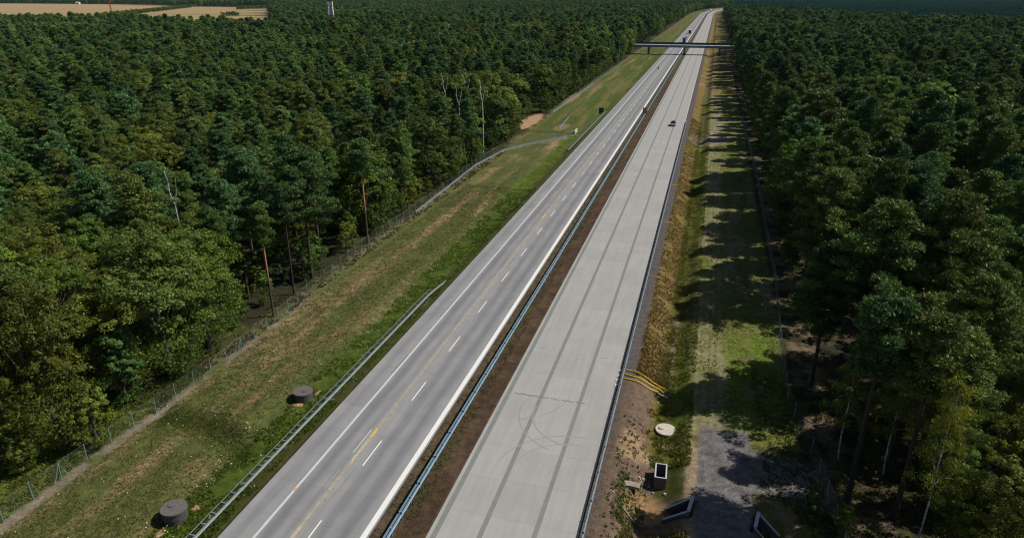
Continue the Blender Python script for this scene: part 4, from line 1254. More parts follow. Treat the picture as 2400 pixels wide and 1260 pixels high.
def make_crown(kind, Ht, seed, per, size, mat, frac=1.0):
    r = np.random.default_rng(seed)
    cl = []; W = Wood()
    if kind in ('pine', 'slim'):
        cb = (r.uniform(.28, .44) if kind == 'pine' else .64) * Ht; RW = (r.uniform(3.8, 5.6) if kind == 'pine' else 2.2); PT = r.uniform(.38, .62); PH = r.uniform(0, 6.28, 2); lean = r.uniform(-.35, .35, 2)
        tp = [(lean[0] * q * q, lean[1] * q * q, -0.4 + (Ht - .6) * q) for q in np.linspace(0, 1, 8)]
        tr = [.24, .2, .18, .16, .14, .11, .08, .03]
        W.add(tp, tr, 7)
        nl = 58 if kind == 'pine' else 34
        for i in range(nl):
            u = (i + r.uniform(0, 1)) / nl; z = cb + (Ht - 1.0 - cb) * u
            R = max(.45, RW * (1 - u) ** PT * min(1, .55 + u * 3.0)) * r.uniform(.5, 1.15)
            a = i * 2.399 + r.uniform(-.5, .5); q = z / Ht
            R *= 1 + .28 * math.sin(a + PH[0] + u * 3) + .14 * math.sin(2 * a + PH[1])
            bx, by = lean * q * q
            ex, ey, ez = bx + R * math.cos(a), by + R * math.sin(a), z + R * .22 + r.uniform(-.2, .5)
            W.add([(bx, by, z - .3), ((bx + ex) / 2, (by + ey) / 2, z + .05), (ex, ey, ez)], [.055, .04, .015], 4)
            bri = r.uniform(.8, 1.2)
            for f_, rr_ in ((.38, .75), (.72, .95), (1.02, .8)):
                if R < 1.2 and f_ < .6: continue
                j = r.normal(size=3) * .22
                cl.append([bx + R * f_ * math.cos(a) + j[0], by + R * f_ * math.sin(a) + j[1], z + R * .22 * f_ + .15 + j[2] * .6, rr_ * r.uniform(.7, 1.15), rr_ * r.uniform(.7, 1.15), rr_ * .62, bri])
        for i in range(5):
            cl.append([lean[0] + r.normal() * .4, lean[1] + r.normal() * .4, Ht - .5 - r.uniform(0, .9), .6, .6, .55, 1.05])
        # dead stubs on the lower trunk
        for i in range(5):
            z = r.uniform(.25, .45) * Ht; a = r.uniform(0, 6.28); l = r.uniform(.6, 1.3)
            W.add([(0, 0, z), (l * math.cos(a), l * math.sin(a), z - .1)], [.03, .01], 3)
    elif kind in ('broad', 'young', 'bush'):
        R = {'broad': .29, 'young': .27, 'bush': .46}[kind] * Ht
        zc = {'broad': .52, 'young': .52, 'bush': .5}[kind] * Ht; rz_ = Ht - zc - .3
        lean = r.uniform(-.3, .3, 2)
        tr0 = .018 * Ht + .03
        fork = zc * .55
        W.add([(0, 0, -.4), (lean[0] * .3, lean[1] * .3, fork * .6), (lean[0], lean[1], fork), (lean[0], lean[1], zc + rz_ * .5)], [tr0, tr0 * .8, tr0 * .65, tr0 * .15], 7)
        nlobe = {'broad': 9, 'young': 5, 'bush': 4}[kind]
        lobes = []
        for i in range(nlobe):
            a = i * 2.4 + r.uniform(-.5, .5); u = r.uniform(-.55, .75)
            lobes.append((math.cos(a) * R * .5 * math.sqrt(1 - u * u * .7), math.sin(a) * R * .5 * math.sqrt(1 - u * u * .7), zc + u * rz_ * .7, r.uniform(.42, .62) * R, r.uniform(.8, 1.2)))
        lobes.append((0, 0, zc + rz_ * .62, R * .5, 1.05))
        for lx, ly, lz, lr, lb in lobes:
            W.add([(lean[0], lean[1], fork), ((lx + lean[0]) * .5, (ly + lean[1]) * .5, (lz + fork) / 2 - .2), (lx, ly, lz)], [tr0 * .5, tr0 * .3, tr0 * .08], 5)
            m_ = {'broad': 19, 'young': 12, 'bush': 7}[kind]
            for k in range(m_):
                d = r.normal(size=3); d /= np.linalg.norm(d); d[2] = abs(d[2]) * .8 + d[2] * .2
                cr = lr * r.uniform(.2, .42)
                cl.append([lx + d[0] * lr, ly + d[1] * lr, lz + d[2] * lr * 1.2, cr, cr, cr * .75, lb * r.uniform(.85, 1.15)])
        for k in range({'broad': 44, 'young': 16, 'bush': 8}[kind]):      # skirt
            a = r.uniform(0, 6.28); z = zc - rz_ * r.uniform(.2, 1.0); q = R * math.sqrt(max(.1, 1 - ((z - zc) / rz_) ** 2)) * r.uniform(.6, 1)
            cl.append([q * math.cos(a), q * math.sin(a), max(z, .5), .2 * R + .15, .2 * R + .15, .17 * R + .1, r.uniform(.75, 1.05)])
    elif kind == 'birch':
        lean = r.uniform(-.8, .8, 2)
        tp = [(lean[0] * q + .15 * math.sin(q * 7), lean[1] * q, -.4 + (Ht - .5) * q) for q in np.linspace(0, 1, 9)]
        W.add(tp, [.12, .10, .09, .075, .06, .045, .03, .02, .01], 7)
        for i in range(26):
            u = (i + .5) / 26; z = Ht * (.34 + .62 * u); R = 2.6 * (1 - u) ** .6 * r.uniform(.6, 1.1) + .5; a = i * 2.4
            bx = lean[0] * z / Ht; by = lean[1] * z / Ht
            ex, ey = bx + R * math.cos(a), by + R * math.sin(a)
            W.add([(bx, by, z - .4), ((bx + ex) / 2, (by + ey) / 2, z + .5), (ex, ey, z + .5)], [.02, .012, .006], 3)
            for f_ in (.55, .9):
                j = r.normal(size=3) * .25
                cl.append([bx + R * f_ * math.cos(a) + j[0], by + R * f_ * math.sin(a) + j[1], z - .2 + j[2], .6, .6, 1.15, r.uniform(.85, 1.2)])
    cl = np.array(cl)
    if frac < 1:
        pass
    V, Fc, tint = clumps_to_leaves(cl, per, size, r, 'pine' if kind == 'slim' else kind)
    # low-frequency light and dark clumps come from the clump brightness; extra per-leaf variation in tint
    wm = np_mesh('trunk', np.array(W.V), np.array(W.F), M[mat[0]], True)
    cm = np_mesh('crown', V, Fc, M[mat[1]])
    a = cm.attributes.new('tint', 'FLOAT', 'FACE'); a.data.foreach_set('value', tint)
    return wm, cm, (np.array(W.V), np.array(W.F), V, Fc, tint)

def joined(dat, mats, name):
    """trunk and crown in one mesh, for the mass of trees drawn as one object"""
    WV, WF, V, Fc, tint = dat
    WV = np.array(WV); nW = len(WV)
    me = bpy.data.meshes.new(name)
    allV = np.concatenate([WV, V]).astype(np.float32)
    k = Fc.shape[1]
    loops = np.concatenate([WF.ravel(), (Fc + nW).ravel()]).astype(np.int32)
    starts = np.concatenate([np.arange(len(WF)) * 4, len(WF) * 4 + np.arange(len(Fc)) * k]).astype(np.int32)
    me.vertices.add(len(allV)); me.vertices.foreach_set('co', allV.ravel())
    me.loops.add(len(loops)); me.loops.foreach_set('vertex_index', loops)
    me.polygons.add(len(starts)); me.polygons.foreach_set('loop_start', starts)
    me.materials.append(M[mats[0]]); me.materials.append(M[mats[1]])
    me.polygons.foreach_set('material_index', np.concatenate([np.zeros(len(WF), np.int32), np.ones(len(Fc), np.int32)]))
    me.update(calc_edges=True)
    a = me.attributes.new('tint', 'FLOAT', 'FACE'); a.data.foreach_set('value', np.concatenate([np.ones(len(WF)), tint]).astype(np.float32))
    return me

PB = ('barkpine', 'needle'); BB = ('barkbroad', 'leaf'); RB = ('barkbirch', 'leaf')
LIB = {('pine', 0): [make_crown('pine', 19, 100 + i, 150, .24, PB) for i in range(5)],
       ('pine', 1): [make_crown('pine', 19, 110 + i, 80, .34, PB) for i in range(5)],
       ('pine', 2): [make_crown('pine', 19, 120 + i, 24, .66, PB) for i in range(6)],
       ('slim', 0): [make_crown('slim', 19, 150 + i, 150, .235, ('barkorange', 'needle')) for i in range(2)],
       ('broad', 0): [make_crown('broad', 18, 200 + i, 100, .23, BB) for i in range(4)],
       ('broad', 1): [make_crown('broad', 18, 210 + i, 40, .37, BB) for i in range(4)],
       ('broad', 2): [make_crown('broad', 18, 220 + i, 11, .74, BB) for i in range(4)],
       ('young', 0): [make_crown('young', 8, 300 + i, 80, .20, BB) for i in range(4)],
       ('birch', 0): [make_crown('birch', 17, 400 + i, 130, .17, RB) for i in range(2)]}
BASE_H = {'pine': 19, 'slim': 19, 'broad': 18, 'young': 8, 'bush': 3, 'birch': 17}
# ------------------------------------------------------------------ where the trees stand
def zone_ok(X, Y):
    """is (X,Y) wooded"""
    L = X - float(curve(min(Y, 3200)))
    if L > -57.8 and L < 15.6: return False
    if L < 0:
        if Y < 52: return L < -58.0 - (52 - Y) * .35
        if 222 < Y < 258: return L < -64.5
        if Y > 300: return L < -59.5
        return True
    if Y < 62 and L < 20: return False
    return True

trees = []       # kind, X, Y, height, row, side
ROW = 7.4
def jit(a): return random.uniform(-a, a)
def cluster(X, Y): return float(fbm(np.array([X * .028 + 50]), np.array([Y * .028]), 3)[0])
def boundary(px_): return float(np.interp(px_, [1690, 1720, 2000, 2400, 3000], [4000, 1500, 930, 690, 600]))
def kind_at(X, Y, row, side):
    c = cluster(X, Y)
    if side == 'left':
        if Y < 82 and row < 6: return 'broad' if random.random() < .9 else 'pine'
        if c > .56: return 'broad' if random.random() < .8 else 'pine'
        return 'pine' if random.random() < .84 else 'broad'
    if Y < 70 and row < 6: return 'broad' if random.random() < .7 else 'pine'
    return 'broad' if c > .63 and random.random() < .7 else ('pine' if random.random() < .95 else 'broad')

def inview(X, Y, Ht, m=160):
    x0, y0, b = to_px(X, Y, 0)
    if b < 14: return False
    x1, y1, _ = to_px(X, Y, Ht)
    r_ = 4 * F / max(b, 20)
    mr = m + (500 if b < 120 else 0)
    return (x1 + r_ > -m and x1 - r_ < 2400 + mr) and (y1 < 1260 + m and y0 > -20)

for side in ('left', 'right'):
    row = 0
    while True:
        dist = row * ROW
        if dist > 700: break
        Xr = (-60.0 - dist) if side == 'left' else (17.6 + dist)
        Y = 16.0 + (row % 2) * 2.6
        while Y < 620:
            kstep = 7.2 if not (side == 'right' and row == 0) else random.choice([5, 6.5, 9])
            X_ = Xr + jit(2.1); Y_ = Y + jit(2.2); Y += kstep
            if not zone_ok(X_, Y_): continue
            if side == 'right' and row == 0 and 70 < Y_ < 100 and random.random() < .6: continue
            ins, px_, _, b = field_mask(np.array([X_]), np.array([Y_]))
            if ins[0]: continue
            if b[0] > 560: continue
            kd = kind_at(X_, Y_, row, side)
            Ht = random.triangular(-4, 4, 0) + (17.6 if side == 'left' else 18.8) + 9 * (float(fbm(np.array([X_ * .02 + 9]), np.array([Y_ * .02]), 2)[0]) - .5) - (0 if kd == 'pine' else 2)
            if Y_ < 60 and side == 'left': Ht = random.uniform(15, 18)
            if side == 'right' and Y_ < 62: Ht = random.uniform(8, 12.5)
            if kd == 'broad' and random.random() < .25: continue
            if not inview(X_, Y_, Ht): continue
            trees.append([kd, X_, Y_, Ht, row, side, float(b[0])])
        row += 1
for _ in range(70):
    X_ = random.uniform(18, 46); Y_ = random.uniform(56, 150)
    if math.hypot(X_ - 15.6, Y_ - 55.3) < 8: continue
    trees.append(['young', X_, Y_, random.uniform(2.5, 5.5), -2, 'right', to_px(X_, Y_, 0)[2]])

# young trees filling the forest edge
for side, Xe in (('left', -58.6), ('right', 15.6)):
    Y = 48.0 if side == 'left' else 70.0
    while Y < 470:
        st = random.uniform(2.4, 4.4) if side == 'left' else random.uniform(5, 11)
        Y += st
        if side == 'left' and random.random() < .10: continue
        X_ = Xe + jit(.6) - (.4 if side == 'left' else -.8)
        if side == 'left' and 222 < Y < 258: X_ -= 5.2
        Ht = random.uniform(4.5, 9.5) if side == 'left' else random.uniform(4, 7)
        x_, y_, b = to_px(X_, Y, 0)
        trees.append(['young', X_, Y, Ht, -1, side, b])

EXPLICIT = [  # kind, px, py, height, label, tint index, colour override
    ('slim', 862, 570, 19.5, 'tall slim pine with bare orange trunk right behind the left fence', 0),
    ('slim', 690, 690, 17.5, 'pine with long dark bare trunk standing at the left fence', 1),
    ('slim', 752, 612, 19, 'pine with half orange trunk set back between the two bare-trunked fence pines', 0),
    ('slim', 642, 742, 17, 'pine with orange trunk behind yellow-green leaves left of the bare dark trunk', 2),
    ('slim', 1985, 1172, 20.5, 'pine with long leaning black trunk at the right end of the gravel path', 0),
    ('slim', 2095, 1215, 20.0, 'pine with thick dark trunk right of the leaning black trunk', 3),
    ('birch', 2152, 1262, 15.5, 'birch with white spotted trunk at the lower right', 1),
    ('birch', 1965, 1072, 12.0, 'thin pale birch behind the leaning black trunk', 0),
    ('birch', 2070, 1110, 14.0, 'drooping yellow-green birch between the two dark trunks', 1),
    ('pine', 2240, 1010, 19.0, 'pine with reddish trunk behind the lower right leafy trees', 2),
    ('pine', 1900, 905, 18.0, 'dark pine standing just above the bend of the gravel path', 0),
    ('young', 2010, 1010, 6.0, 'young dark leafy tree under the dark pine by the path bend', 1),
    ('young', 1890, 1215, 3.6, 'low green shrub right of the right-hand culvert', 1),
    ('young', 1975, 1255, 3.4, 'low yellow-green shrub at the bottom edge below the leaning black trunk', 2),
    ('young', 2180, 1110, 7.0, 'young fresh green tree behind the spotted birch trunk', 0),
    ('broad', 2210, 1185, 9.0, 'fresh green leafy tree behind the spotted birch, lower right', 0),
    ('broad', 2400, 1040, 12.0, 'leafy tree at the right edge above the yellow-green one', 0),
    ('broad', 2320, 1060, 11.0, 'leafy tree in the lower right, left of the one at the right edge', 2),
    ('broad', 2290, 1330, 10.5, 'bright green leafy tree filling the lower right corner', 2),
    ('broad', 2390, 1190, 11.5, 'yellow-green leafy tree at the right edge of the picture', 2),
    ('young', 2230, 1290, 8.0, 'young bright leafy tree just right of the spotted birch trunk', 0),
    ('young', 2330, 1215, 9.0, 'young yellow-green leafy tree behind the lower right corner tree', 2),
    ('young', 235, 1050, 7.5, 'low leafy tree at the foot of the nearest big yellow-green tree', 2),
    ('young', 60, 1110, 7.0, 'low yellow-green leafy tree at the lower left picture edge', 2),
    ('broad', 150, 1050, 18.5, 'big yellow-green leafy tree at the left edge nearest the camera', 2),
    ('broad', 20, 1035, 19.0, 'large leafy tree cut by the left edge of the picture', 1),
    ('broad', 400, 880, 19.0, 'broad olive green leafy tree behind the fence, right of the nearest one', 1),
    ('broad', 490, 815, 17.0, 'fresh green leafy tree leaning over the fence left of the bare trunks', 0),
]
ex = []
for kd, a, b_, Ht, lab, ti in EXPLICIT:
    X, Y, z = place(a, b_)
    if Y > 45 and X < -50: X = min(X, -57.4) if kd not in ('pine', 'slim') else X
    ex.append((kd, X, Y, Ht, lab, ti))
def clear_of(X, Y):
    for kd, a, b_, Ht, lab, ti in ex:
        if math.hypot(X - a, Y - b_) < (3.2 if kd in ('pine', 'slim') else 3.6): return False
        # keep the sight line to the bare trunks at the fence open
        if kd == 'slim' and abs(Y - b_) < 3.2 and X > a - .5 - 0 and Y < b_ + 1: return False
    return True
BARE = [(396, 402, 17.8), (1042, 172, 20), (1075, 195, 19.5), (1093, 172, 20.5), (1130, 187, 20)]
bare_xy = [ground_px(a, b, z) for a, b, z in BARE]
def open_view(X, Y):
    for a, b_ in bare_xy:
        n = math.hypot(a, b_); ux, uy = -a / n, -b_ / n
        along = (X - a) * ux + (Y - b_) * uy; across = abs((X - a) * uy - (Y - b_) * ux)
        if -2.5 < along < (8 if b_ > 150 else 6) and across < 2.6: return False
    return True
trees = [t for t in trees if clear_of(t[1], t[2]) and open_view(t[1], t[2])]

for _ in range(46):
    X_ = random.uniform(-80, -60.8); Y_ = random.uniform(62, 128)
    if any(math.hypot(X_ - a, Y_ - b_) < 2.0 for _k, a, b_, *_r in ex): continue
    trees.append(['young', X_, Y_, random.uniform(5, 9.5), -3, 'left', to_px(X_, Y_, 0)[2]])
for X_, Y_, H_ in ((20.5, 62.5, 18.5), (22.5, 57.5, 17.5), (26.5, 66.5, 19.0)):  # pines added to extend the tree shadow over the gravel path
    trees.append(['pine', X_, Y_, H_, 0, 'right', to_px(X_, Y_, 0)[2]])
# which trees are single things: the nearest of each kind
lim = {'pine': 285, 'broad': 280, 'young': 285}
trees.sort(key=lambda t: math.hypot(t[1], t[2]))
cnt = {}; things = []; rest = []
for t in trees:
    k = t[0]; cnt[k] = cnt.get(k, 0) + 1
    (things if cnt[k] <= lim[k] else rest).append(t)

GRP = {'pine': 'pines standing in the forests beside the motorway', 'broad': 'leafy trees standing in the forests beside the motorway',
       'young': 'young leafy trees along the forest edges', 'birch': 'birches at the forest edges', 'bush': 'bushes by the fences'}
NAME = {'pine': 'pine_tree', 'slim': 'pine_tree', 'broad': 'broadleaf_tree', 'young': 'young_tree', 'birch': 'birch_tree', 'bush': 'bush'}
PROTO = {}
def add_tree(kd, X, Y, Ht, lab, ti, lod, dark=False):
    key = (kd, lod, random.randrange(len(LIB[(kd, lod)])), dark)
    if kd == 'slim': TINTS['slim'] = TINTS['pine']; GRP['slim'] = GRP['pine']
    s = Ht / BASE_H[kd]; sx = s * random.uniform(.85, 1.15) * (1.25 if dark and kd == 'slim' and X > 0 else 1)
    col = TINTS[kd][ti][1] + (1.0,)
    z = hz(X, Y); rz = random.uniform(0, 6.28)
    if key not in PROTO:
        wm, cm, _ = LIB[(kd, lod)][key[2]]
        root = thing(NAME[kd], lab, 'tree' if kd != 'bush' else 'bush', (X, Y, z), rz, GRP[kd])
        root.scale = (sx, sx, s)
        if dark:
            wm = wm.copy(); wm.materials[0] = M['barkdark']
        link('trunk', wm, root); c = link('crown', cm, root); c.color = col
        PROTO[key] = root
        return root
    r = copy_tree(PROTO[key], (X, Y, z), rz, (sx, sx, s), lab)
    for c in r.children:
        if c.name.startswith('crown'): c.color = col
    return r

for kd, X, Y, Ht, lab, ti in ex:
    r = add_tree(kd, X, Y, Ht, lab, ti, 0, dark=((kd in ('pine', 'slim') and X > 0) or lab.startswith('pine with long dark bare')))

# labels: row behind the fence and count from the near end, which single each tree out
byrow = {}
for t in things: byrow.setdefault((t[5], t[4], t[0]), []).append(t)
KW = {'pine': 'pine', 'broad': 'leafy tree', 'young': 'young leafy tree'}
for (side, row, kd), lst in byrow.items():
    lst.sort(key=lambda t: t[2])
    for i, t in enumerate(lst):
        X, Y, Ht = t[1], t[2], t[3]
        ti = random.randrange(len(TINTS[kd]))
        if kd == 'broad' and side == 'left' and Y < 60: ti = random.choice([2, 0, 1])
        if kd == 'broad' and side == 'left' and Y >= 60: ti = random.choice([0, 1, 1, 3, 2])
        if kd == 'pine' and side == 'right': ti = random.choice([2, 1, 2, 2, 3, 3])
        tw = TINTS[kd][ti][0]
        hw = 'tall' if Ht > (18.3 if kd != 'young' else 7.5) else ('short' if Ht < (15.5 if kd != 'young' else 5.5) else 'middling')
        if row == -3: lab = '%s %s young leafy tree under the left forest edge, %s from the camera' % (hw, tw, ordinal(i + 1))
        elif row == -2: lab = '%s %s young leafy tree under the right forest, %s from the camera' % (hw, tw, ordinal(i + 1))
        elif row < 0: lab = '%s %s %s lining the %s fence, %s from the camera' % (hw, tw, KW[kd], side, ordinal(i + 1))
        else: lab = '%s %s %s, %s along row %s of the %s forest' % (hw, tw, KW[kd], ordinal(i + 1), cardinal(row + 1), side)
        d = math.hypot(X, Y)
        lod = 0 if (kd in ('young',) or d < 125) else 1
        add_tree(kd, X, Y, Ht, lab, ti, lod)

# bare pale birch trunks poking out of the crowns
def bare_birch(i_, lab):
    px_, py_, ztop = BARE[i_]; seed = i_ + 1
    X, Y = ground_px(px_, py_, ztop)
    r = np.random.default_rng(seed); W = Wood(); Ht = ztop; BR = .11 if seed == 1 else .17
    W.add([(0, 0, -.3), (.1, 0, Ht * .4), (-.1, .05, Ht * .7)], [BR, BR * .9, BR * .7], 7)
    W.add([(-.1, .05, Ht * .7), (-.7, 0, Ht * .82), (-.75, .1, Ht * .92), (-1.15, .1, Ht)], [BR * .7, BR * .5, BR * .35, .04], 6)
    W.add([(-.1, .05, Ht * .7), (.6, .1, Ht * .84), (.95, .1, Ht * .95)], [BR * .5, BR * .35, .03], 6)
    W.add([(-.7, 0, Ht * .82), (-1.2, 0, Ht * .86)], [.05, .02], 5)
    t = thing('birch_tree', lab, 'tree', (X, Y, 0), random.uniform(-.4, .4), GRP['birch'])
    link('trunk', np_mesh('trunk', np.array(W.V), np.array(W.F), M['barkbirch'], True), t)
bare_birch(0, 'leafless white forked birch top sticking up in the lower left forest')
bare_birch(1, 'leafless white Y-shaped birch, leftmost of the white trunks in the middle')
bare_birch(2, 'bare white birch, second from the left of the white trunks in the middle')
bare_birch(3, 'tallest bare white birch among the white trunks in the middle')
bare_birch(4, 'bare white birch, rightmost of the white trunks in the middle')

# ------------------------------------------------------------------ the mass of trees
def instancer(name, coll, pts, rot, scl, idx, parent=None):
    me = bpy.data.meshes.new(name); me.vertices.add(len(pts)); me.vertices.foreach_set('co', np.asarray(pts, np.float32).ravel())
    for an, ty, key, arr in (('rot', 'FLOAT', 'value', rot), ('scl', 'FLOAT', 'value', scl), ('idx', 'INT', 'value', idx)):
        a = me.attributes.new(an, ty, 'POINT'); a.data.foreach_set(key, np.asarray(arr, np.float32 if ty == 'FLOAT' else np.int32))
    me.update()
    o = link(name, me, parent, kind='stuff')
    g = bpy.data.node_groups.new(name + '_nodes', 'GeometryNodeTree')
    g.interface.new_socket('Geometry', in_out='INPUT', socket_type='NodeSocketGeometry')
    g.interface.new_socket('Geometry', in_out='OUTPUT', socket_type='NodeSocketGeometry')
    ns, ls = g.nodes, g.links
    gi = ns.new('NodeGroupInput'); go = ns.new('NodeGroupOutput')
    ci = ns.new('GeometryNodeCollectionInfo'); ci.inputs['Collection'].default_value = coll
    ci.inputs['Separate Children'].default_value = True; ci.inputs['Reset Children'].default_value = True
    ip = ns.new('GeometryNodeInstanceOnPoints'); ip.inputs['Pick Instance'].default_value = True
    def attr(n, ty):
        a = ns.new('GeometryNodeInputNamedAttribute'); a.data_type = ty; a.inputs['Name'].default_value = n
        return a.outputs['Attribute']
    cx = ns.new('ShaderNodeCombineXYZ'); ls.new(attr('rot', 'FLOAT'), cx.inputs[2])
    ls.new(gi.outputs[0], ip.inputs['Points']); ls.new(ci.outputs[0], ip.inputs['Instance'])
    ls.new(attr('idx', 'INT'), ip.inputs['Instance Index'])
    ls.new(cx.outputs[0], ip.inputs['Rotation'])
    ls.new(attr('scl', 'FLOAT'), ip.inputs['Scale'])
    ls.new(ip.outputs[0], go.inputs[0])
    md = o.modifiers.new('scatter', 'NODES'); md.node_group = g
    return o

def proto_coll(name, spec):
    """spec: list of (mesh, colour); kept out of the scene, used only as instances"""
    c = bpy.data.collections.new(name)
    for i, (me, col) in enumerate(spec):
        o = bpy.data.objects.new('%s_%02d' % (name, i), me); o.color = (*col, 1.0); c.objects.link(o)
    return c
J_ = {}
for k in (('pine', 1), ('pine', 2), ('broad', 1), ('broad', 2)):
    J_[k] = [joined(d[2], ('barkpine', 'needlemass') if k[0] == 'pine' else ('barkbroad', 'leafmass'), 'tree_mass') for d in LIB[k]]
J_[('plant', 2)] = [joined(d[2], ('barkpine', 'plantation'), 'tree_mass') for d in LIB[('pine', 2)]]
    
def spec(kd, lod): return [(me, (1, 1, 1)) for me in J_[(kd, lod)]]
CP1 = spec('pine', 1); CB1 = spec('broad', 1); CP2 = spec('pine', 2); CB2 = spec('broad', 2); CY = spec('plant', 2)
cp1 = proto_coll('pine_mass', CP1); cb1 = proto_coll('leafy_mass', CB1); cp2 = proto_coll('pine_far', CP2); cb2 = proto_coll('leafy_far', CB2); cy = proto_coll('pine_plantation', CY)

def emit(name, lst, kd, coll, nspec, label, cat='forest'):
    if not lst: return
    pts = [(t[0], t[1], -.05) for t in lst]; sc = [t[2] / BASE_H[kd] for t in lst]
    n = len(lst)
    o = instancer(name, coll, pts, [random.uniform(0, 6.28) for _ in lst], sc, [random.randrange(nspec) for _ in lst])
    tag(o, label, cat)
emit('pine_forest', [(t[1], t[2], t[3]) for t in rest if t[0] == 'pine' and t[6] < 360], 'pine', cp1, len(CP1), 'dense pine forest behind the front trees on both sides of the motorway')
emit('leafy_forest', [(t[1], t[2], t[3]) for t in rest if t[0] == 'broad' and t[6] < 360], 'broad', cb1, len(CB1), 'leafy trees massed inside the forests behind the front trees')
P2 = [(t[1], t[2], t[3]) for t in rest if t[0] == 'pine' and t[6] >= 360]; B2 = [(t[1], t[2], t[3]) for t in rest if t[0] in ('broad', 'young') and t[6] >= 360]
Y2 = []
def scatter(b0, b1, sp, shrink=1.0):
    b = b0
    while b < b1:
        half = b * 0.86
        a = -half
        while a < half:
            aa = a + jit(sp * .45); bb = b + jit(sp * .45); a += sp
            X = aa * math.cos(PS) - bb * math.sin(PS); Y = aa * math.sin(PS) + bb * math.cos(PS)
            yield X, Y, aa, bb
        b += sp
def far_band(b0, b1, sp, big):
    L_ = list(scatter(b0, b1, sp))
    A = np.array(L_)
    X, Y, aa, bb = A.T
    lat = X - curve(np.minimum(Y, 3200))
    ok = ((lat < -59.5) | (lat > 15.0 + big * 1.2)) | (Y > 2880)
    ins, px_, py_, b_ = field_mask(X, Y)
    hm = hedge_mask(px_, py_)
    farf = (b_ > 3300) & (px_ > 500) & (px_ < 680) & (b_ < 3800)
    xx = px_
    keep = ok & (~(ins & ~hm)) & (~farf) & (xx > -150) & (xx < 2560)
    bnd = np.interp(px_, [1690, 1720, 2000, 2400, 3000], [4000, 1500, 930, 690, 600])
    c = fbm(X * .012 + 50, Y * .012, 3)
    for i in np.nonzero(keep)[0]:
        hedge = ins[i]
        if px_[i] > 1700 and b_[i] > bnd[i]:
            if b_[i] < bnd[i] + 45: continue
            Y2.append((X[i], Y[i], random.uniform(10, 12.5) * big)); continue
        if hedge:
            B2.append((X[i], Y[i], random.uniform(6, 10) * max(1, big * .8))); continue
        if c[i] > .55 and random.random() < .75: B2.append((X[i], Y[i], random.uniform(14, 20) * big))
        else: P2.append((X[i], Y[i], random.triangular(13, 23.5, 18) * big))
far_band(560, 1200, 7.8, 1.08)
far_band(1200, 2400, 9.0, 1.1)
far_band(2400, 4200, 14.0, 1.25)
far_band(4200, 9000, 30.0, 1.8)
# the road cut already keeps to the curve; rows beyond 560 m that sit in the near grid are skipped
emit('distant_pine_forest', P2, 'pine', cp2, len(CP2), 'distant pine forest reaching to the horizon')
emit('distant_leafy_forest', B2, 'broad', cb2, len(CB2), 'distant leafy woods and hedges among the far pines')
emit('distant_plantation', Y2, 'pine', cy, len(CY), 'lower blue-green plantation beyond the right forest')
print('trees', len(things), len(rest), len(P2), len(B2), len(Y2))

# ------------------------------------------------------------------ grass, weeds, flowers
def tufts(name, label, col, n, fx, size, seed, blades=4, mat='grass', wide=.35):
    r = np.random.default_rng(seed)
    P = fx(r, n); n = len(P)
    Z = height(P[:, 0], P[:, 1])
    base = np.repeat(np.stack([P[:, 0], P[:, 1], Z - .02], 1), blades, 0)
    m = len(base)
    base[:, :2] += r.normal(size=(m, 2)) * size * .5
    a = r.uniform(0, 6.283, m); s = size * r.uniform(.5, 1.4, m)
    sx = np.cos(a) * s * wide; sy = np.sin(a) * s * wide
    lean = r.normal(size=(m, 2)) * s[:, None] * .5
    z0 = np.zeros(m)
    V = np.stack([base + np.stack([sx, sy, z0], 1), base - np.stack([sx, sy, z0], 1), base + np.stack([lean[:, 0], lean[:, 1], s], 1)], 1).reshape(-1, 3)
    me = np_mesh(name, V, np.arange(m * 3).reshape(-1, 3), M[mat])
    t = me.attributes.new('tint', 'FLOAT', 'FACE'); t.data.foreach_set('value', r.uniform(.6, 1.4, m).astype(np.float32))
    o = link(name, me, kind='stuff'); o.color = (*col, 1)
    return tag(o, label, 'grass' if mat == 'grass' else 'flowers')
def rect(x0, x1, y0, y1, thr=0.0, f=.5, bias=1.0):
    def fn(r, n):
        X = r.uniform(x0, x1, n); Y = y0 + (y1 - y0) * r.uniform(0, 1, n) ** bias
        k = fbm(X * f + 40, Y * f, 3) > thr
        return np.stack([X[k], Y[k]], 1)
    return fn
tufts('grass', 'lush green grass along the guardrail on the left verge', (.075, .12, .014), 16000, rect(-42, -36.1, 30, 150, .40, .5, 1.4), .17, 1)
tufts('grass', 'dry mottled grass across the left verge', (.13, .125, .045), 26000, rect(-53.6, -42, 30, 150, .30, .5, 1.3), .12, 2)
tufts('grass', 'scruffy green grass behind the near end of the left fence', (.08, .11, .02), 6000, rect(-66, -55, 24, 60, .38), .22, 3)
tufts('grass', 'weeds along the foot of the left fence', (.09, .11, .03), 5000, rect(-58.5, -54.5, 50, 200, .42, .5, 1.3), .24, 4)
tufts('grass', 'rusty brown grass on the slope beside the right guardrail', (.15, .108, .038), 13000, rect(-4.9, -1.0, 72, 260, .30, .5, 1.5), .15, 5)
tufts('grass', 'green ditch grass on the right verge', (.11, .13, .02), 8000, rect(-1.8, 1.9, 57, 240, .38, .5, 1.5), .2, 6)
tufts('grass', 'short green grass on the strip below the right forest', (.13, .175, .03), 12000, rect(1.5, 13, 66, 220, .47, .35, 1.4), .13, 7)
tufts('grass', 'small weeds scattered in the bare soil beside the right guardrail', (.045, .06, .015), 420, rect(-5.2, -1.5, 44, 72, .5), .17, 8, 7)
tufts('grass', 'green weeds around the sandy pit', (.06, .11, .016), 900, lambda r, n: np.stack([(lambda a, q: -1.4 + 2.9 * q * np.cos(a))(r.uniform(2.0, 4.6, n), r.uniform(.8, 1.1, n)), 51.0 + 3.3 * np.sin(r.uniform(2.0, 4.6, n)) * r.uniform(.8, 1.1, n)], 1), .13, 9)
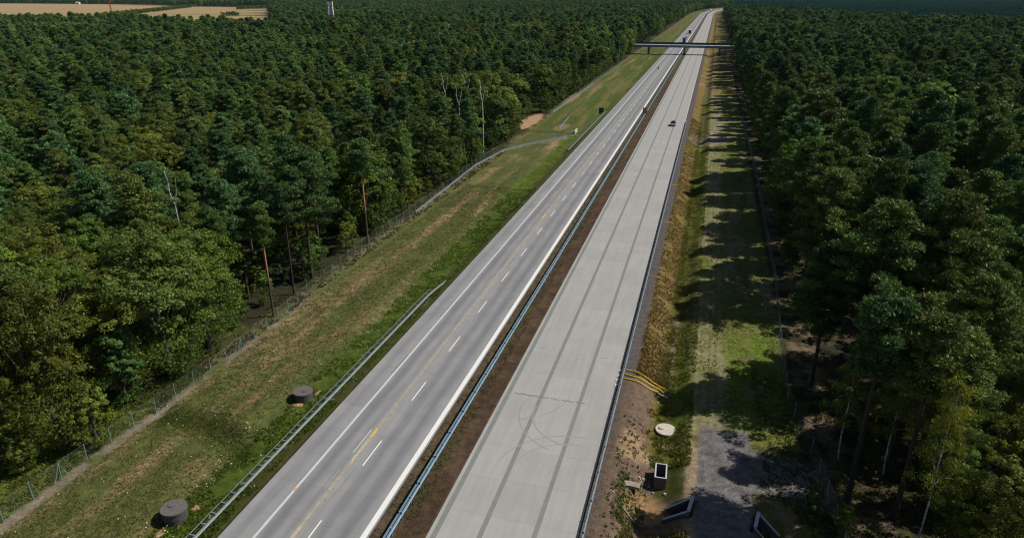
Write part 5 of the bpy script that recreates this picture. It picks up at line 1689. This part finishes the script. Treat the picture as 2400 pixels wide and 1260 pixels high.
tufts('grass', 'yellowish tall grass at the bottom below the pit', (.16, .14, .055), 3500, rect(-3.4, 2.0, 40, 48.0, .3), .2, 10)
tufts('grass', 'sparse dry grass in the brown median', (.10, .085, .035), 9000, rect(-23.4, -20.6, 30, 200, .42, .6, 1.4), .10, 11)
tufts('grass', 'undergrowth among the right-hand trunks', (.085, .115, .022), 16000, rect(8.4, 42, 30, 78, .42, .4), .2, 12)
tufts('grass', 'dark green weeds along the cross ditch on the left verge', (.08, .11, .02), 1800, lambda r, n: (lambda X: np.stack([X, 50.0 - .02 * (X + 47) - .45 * np.clip(X + 47, 0, 9) + r.normal(size=n) * 1.3], 1))(r.uniform(-53.5, -40.5, n)), .13, 13)
def flowers(r, n):
    X = r.uniform(-54, -36.3, n); Y = 30 + 75 * r.uniform(0, 1, n) ** 1.2
    w_ = (X > -43) * .75 + .2
    k = (fbm(X * .55 + 13, Y * .55, 3) > .51) & (r.uniform(0, 1, n) < w_)
    return np.stack([X[k], Y[k]], 1)
r = np.random.default_rng(77); P = flowers(r, 3600)
Z = height(P[:, 0], P[:, 1]) + r.uniform(.12, .3, len(P))
m = len(P); s = r.uniform(.02, .068, m)
o_ = np.array([(1, 0, 0), (0, 1, 0), (-1, 0, 0), (0, -1, 0), (0, 0, .8)])
V = (np.stack([P[:, 0], P[:, 1], Z], 1)[:, None, :] + o_[None] * s[:, None, None]).reshape(-1, 3)
tri = np.array([(0, 1, 4), (1, 2, 4), (2, 3, 4), (3, 0, 4)])
Fc = (np.arange(m)[:, None, None] * 5 + tri[None]).reshape(-1, 3)
o = link('wildflowers', np_mesh('wildflowers', V, Fc, M['petal']), kind='stuff'); tag(o, 'tiny white wildflowers dotted over the left verge', 'flowers')

# ------------------------------------------------------------------ thin summer haze
mb = MB(); mb.box(-17000, 17000, -1500, 17000, -3.6, 72)
hm = bpy.data.materials.new('haze'); hm.use_nodes = True
hn = hm.node_tree; hn.nodes.remove(hn.nodes['Principled BSDF'])
pv = hn.nodes.new('ShaderNodeVolumePrincipled'); pv.inputs['Color'].default_value = (.42, .80, .95, 1); pv.inputs['Density'].default_value = 1.6e-5
pv.inputs['Anisotropy'].default_value = 0.0
hn.links.new(pv.outputs[0], hn.nodes['Material Output'].inputs['Volume'])
link('haze', mb.mesh('haze', hm), kind='stuff')
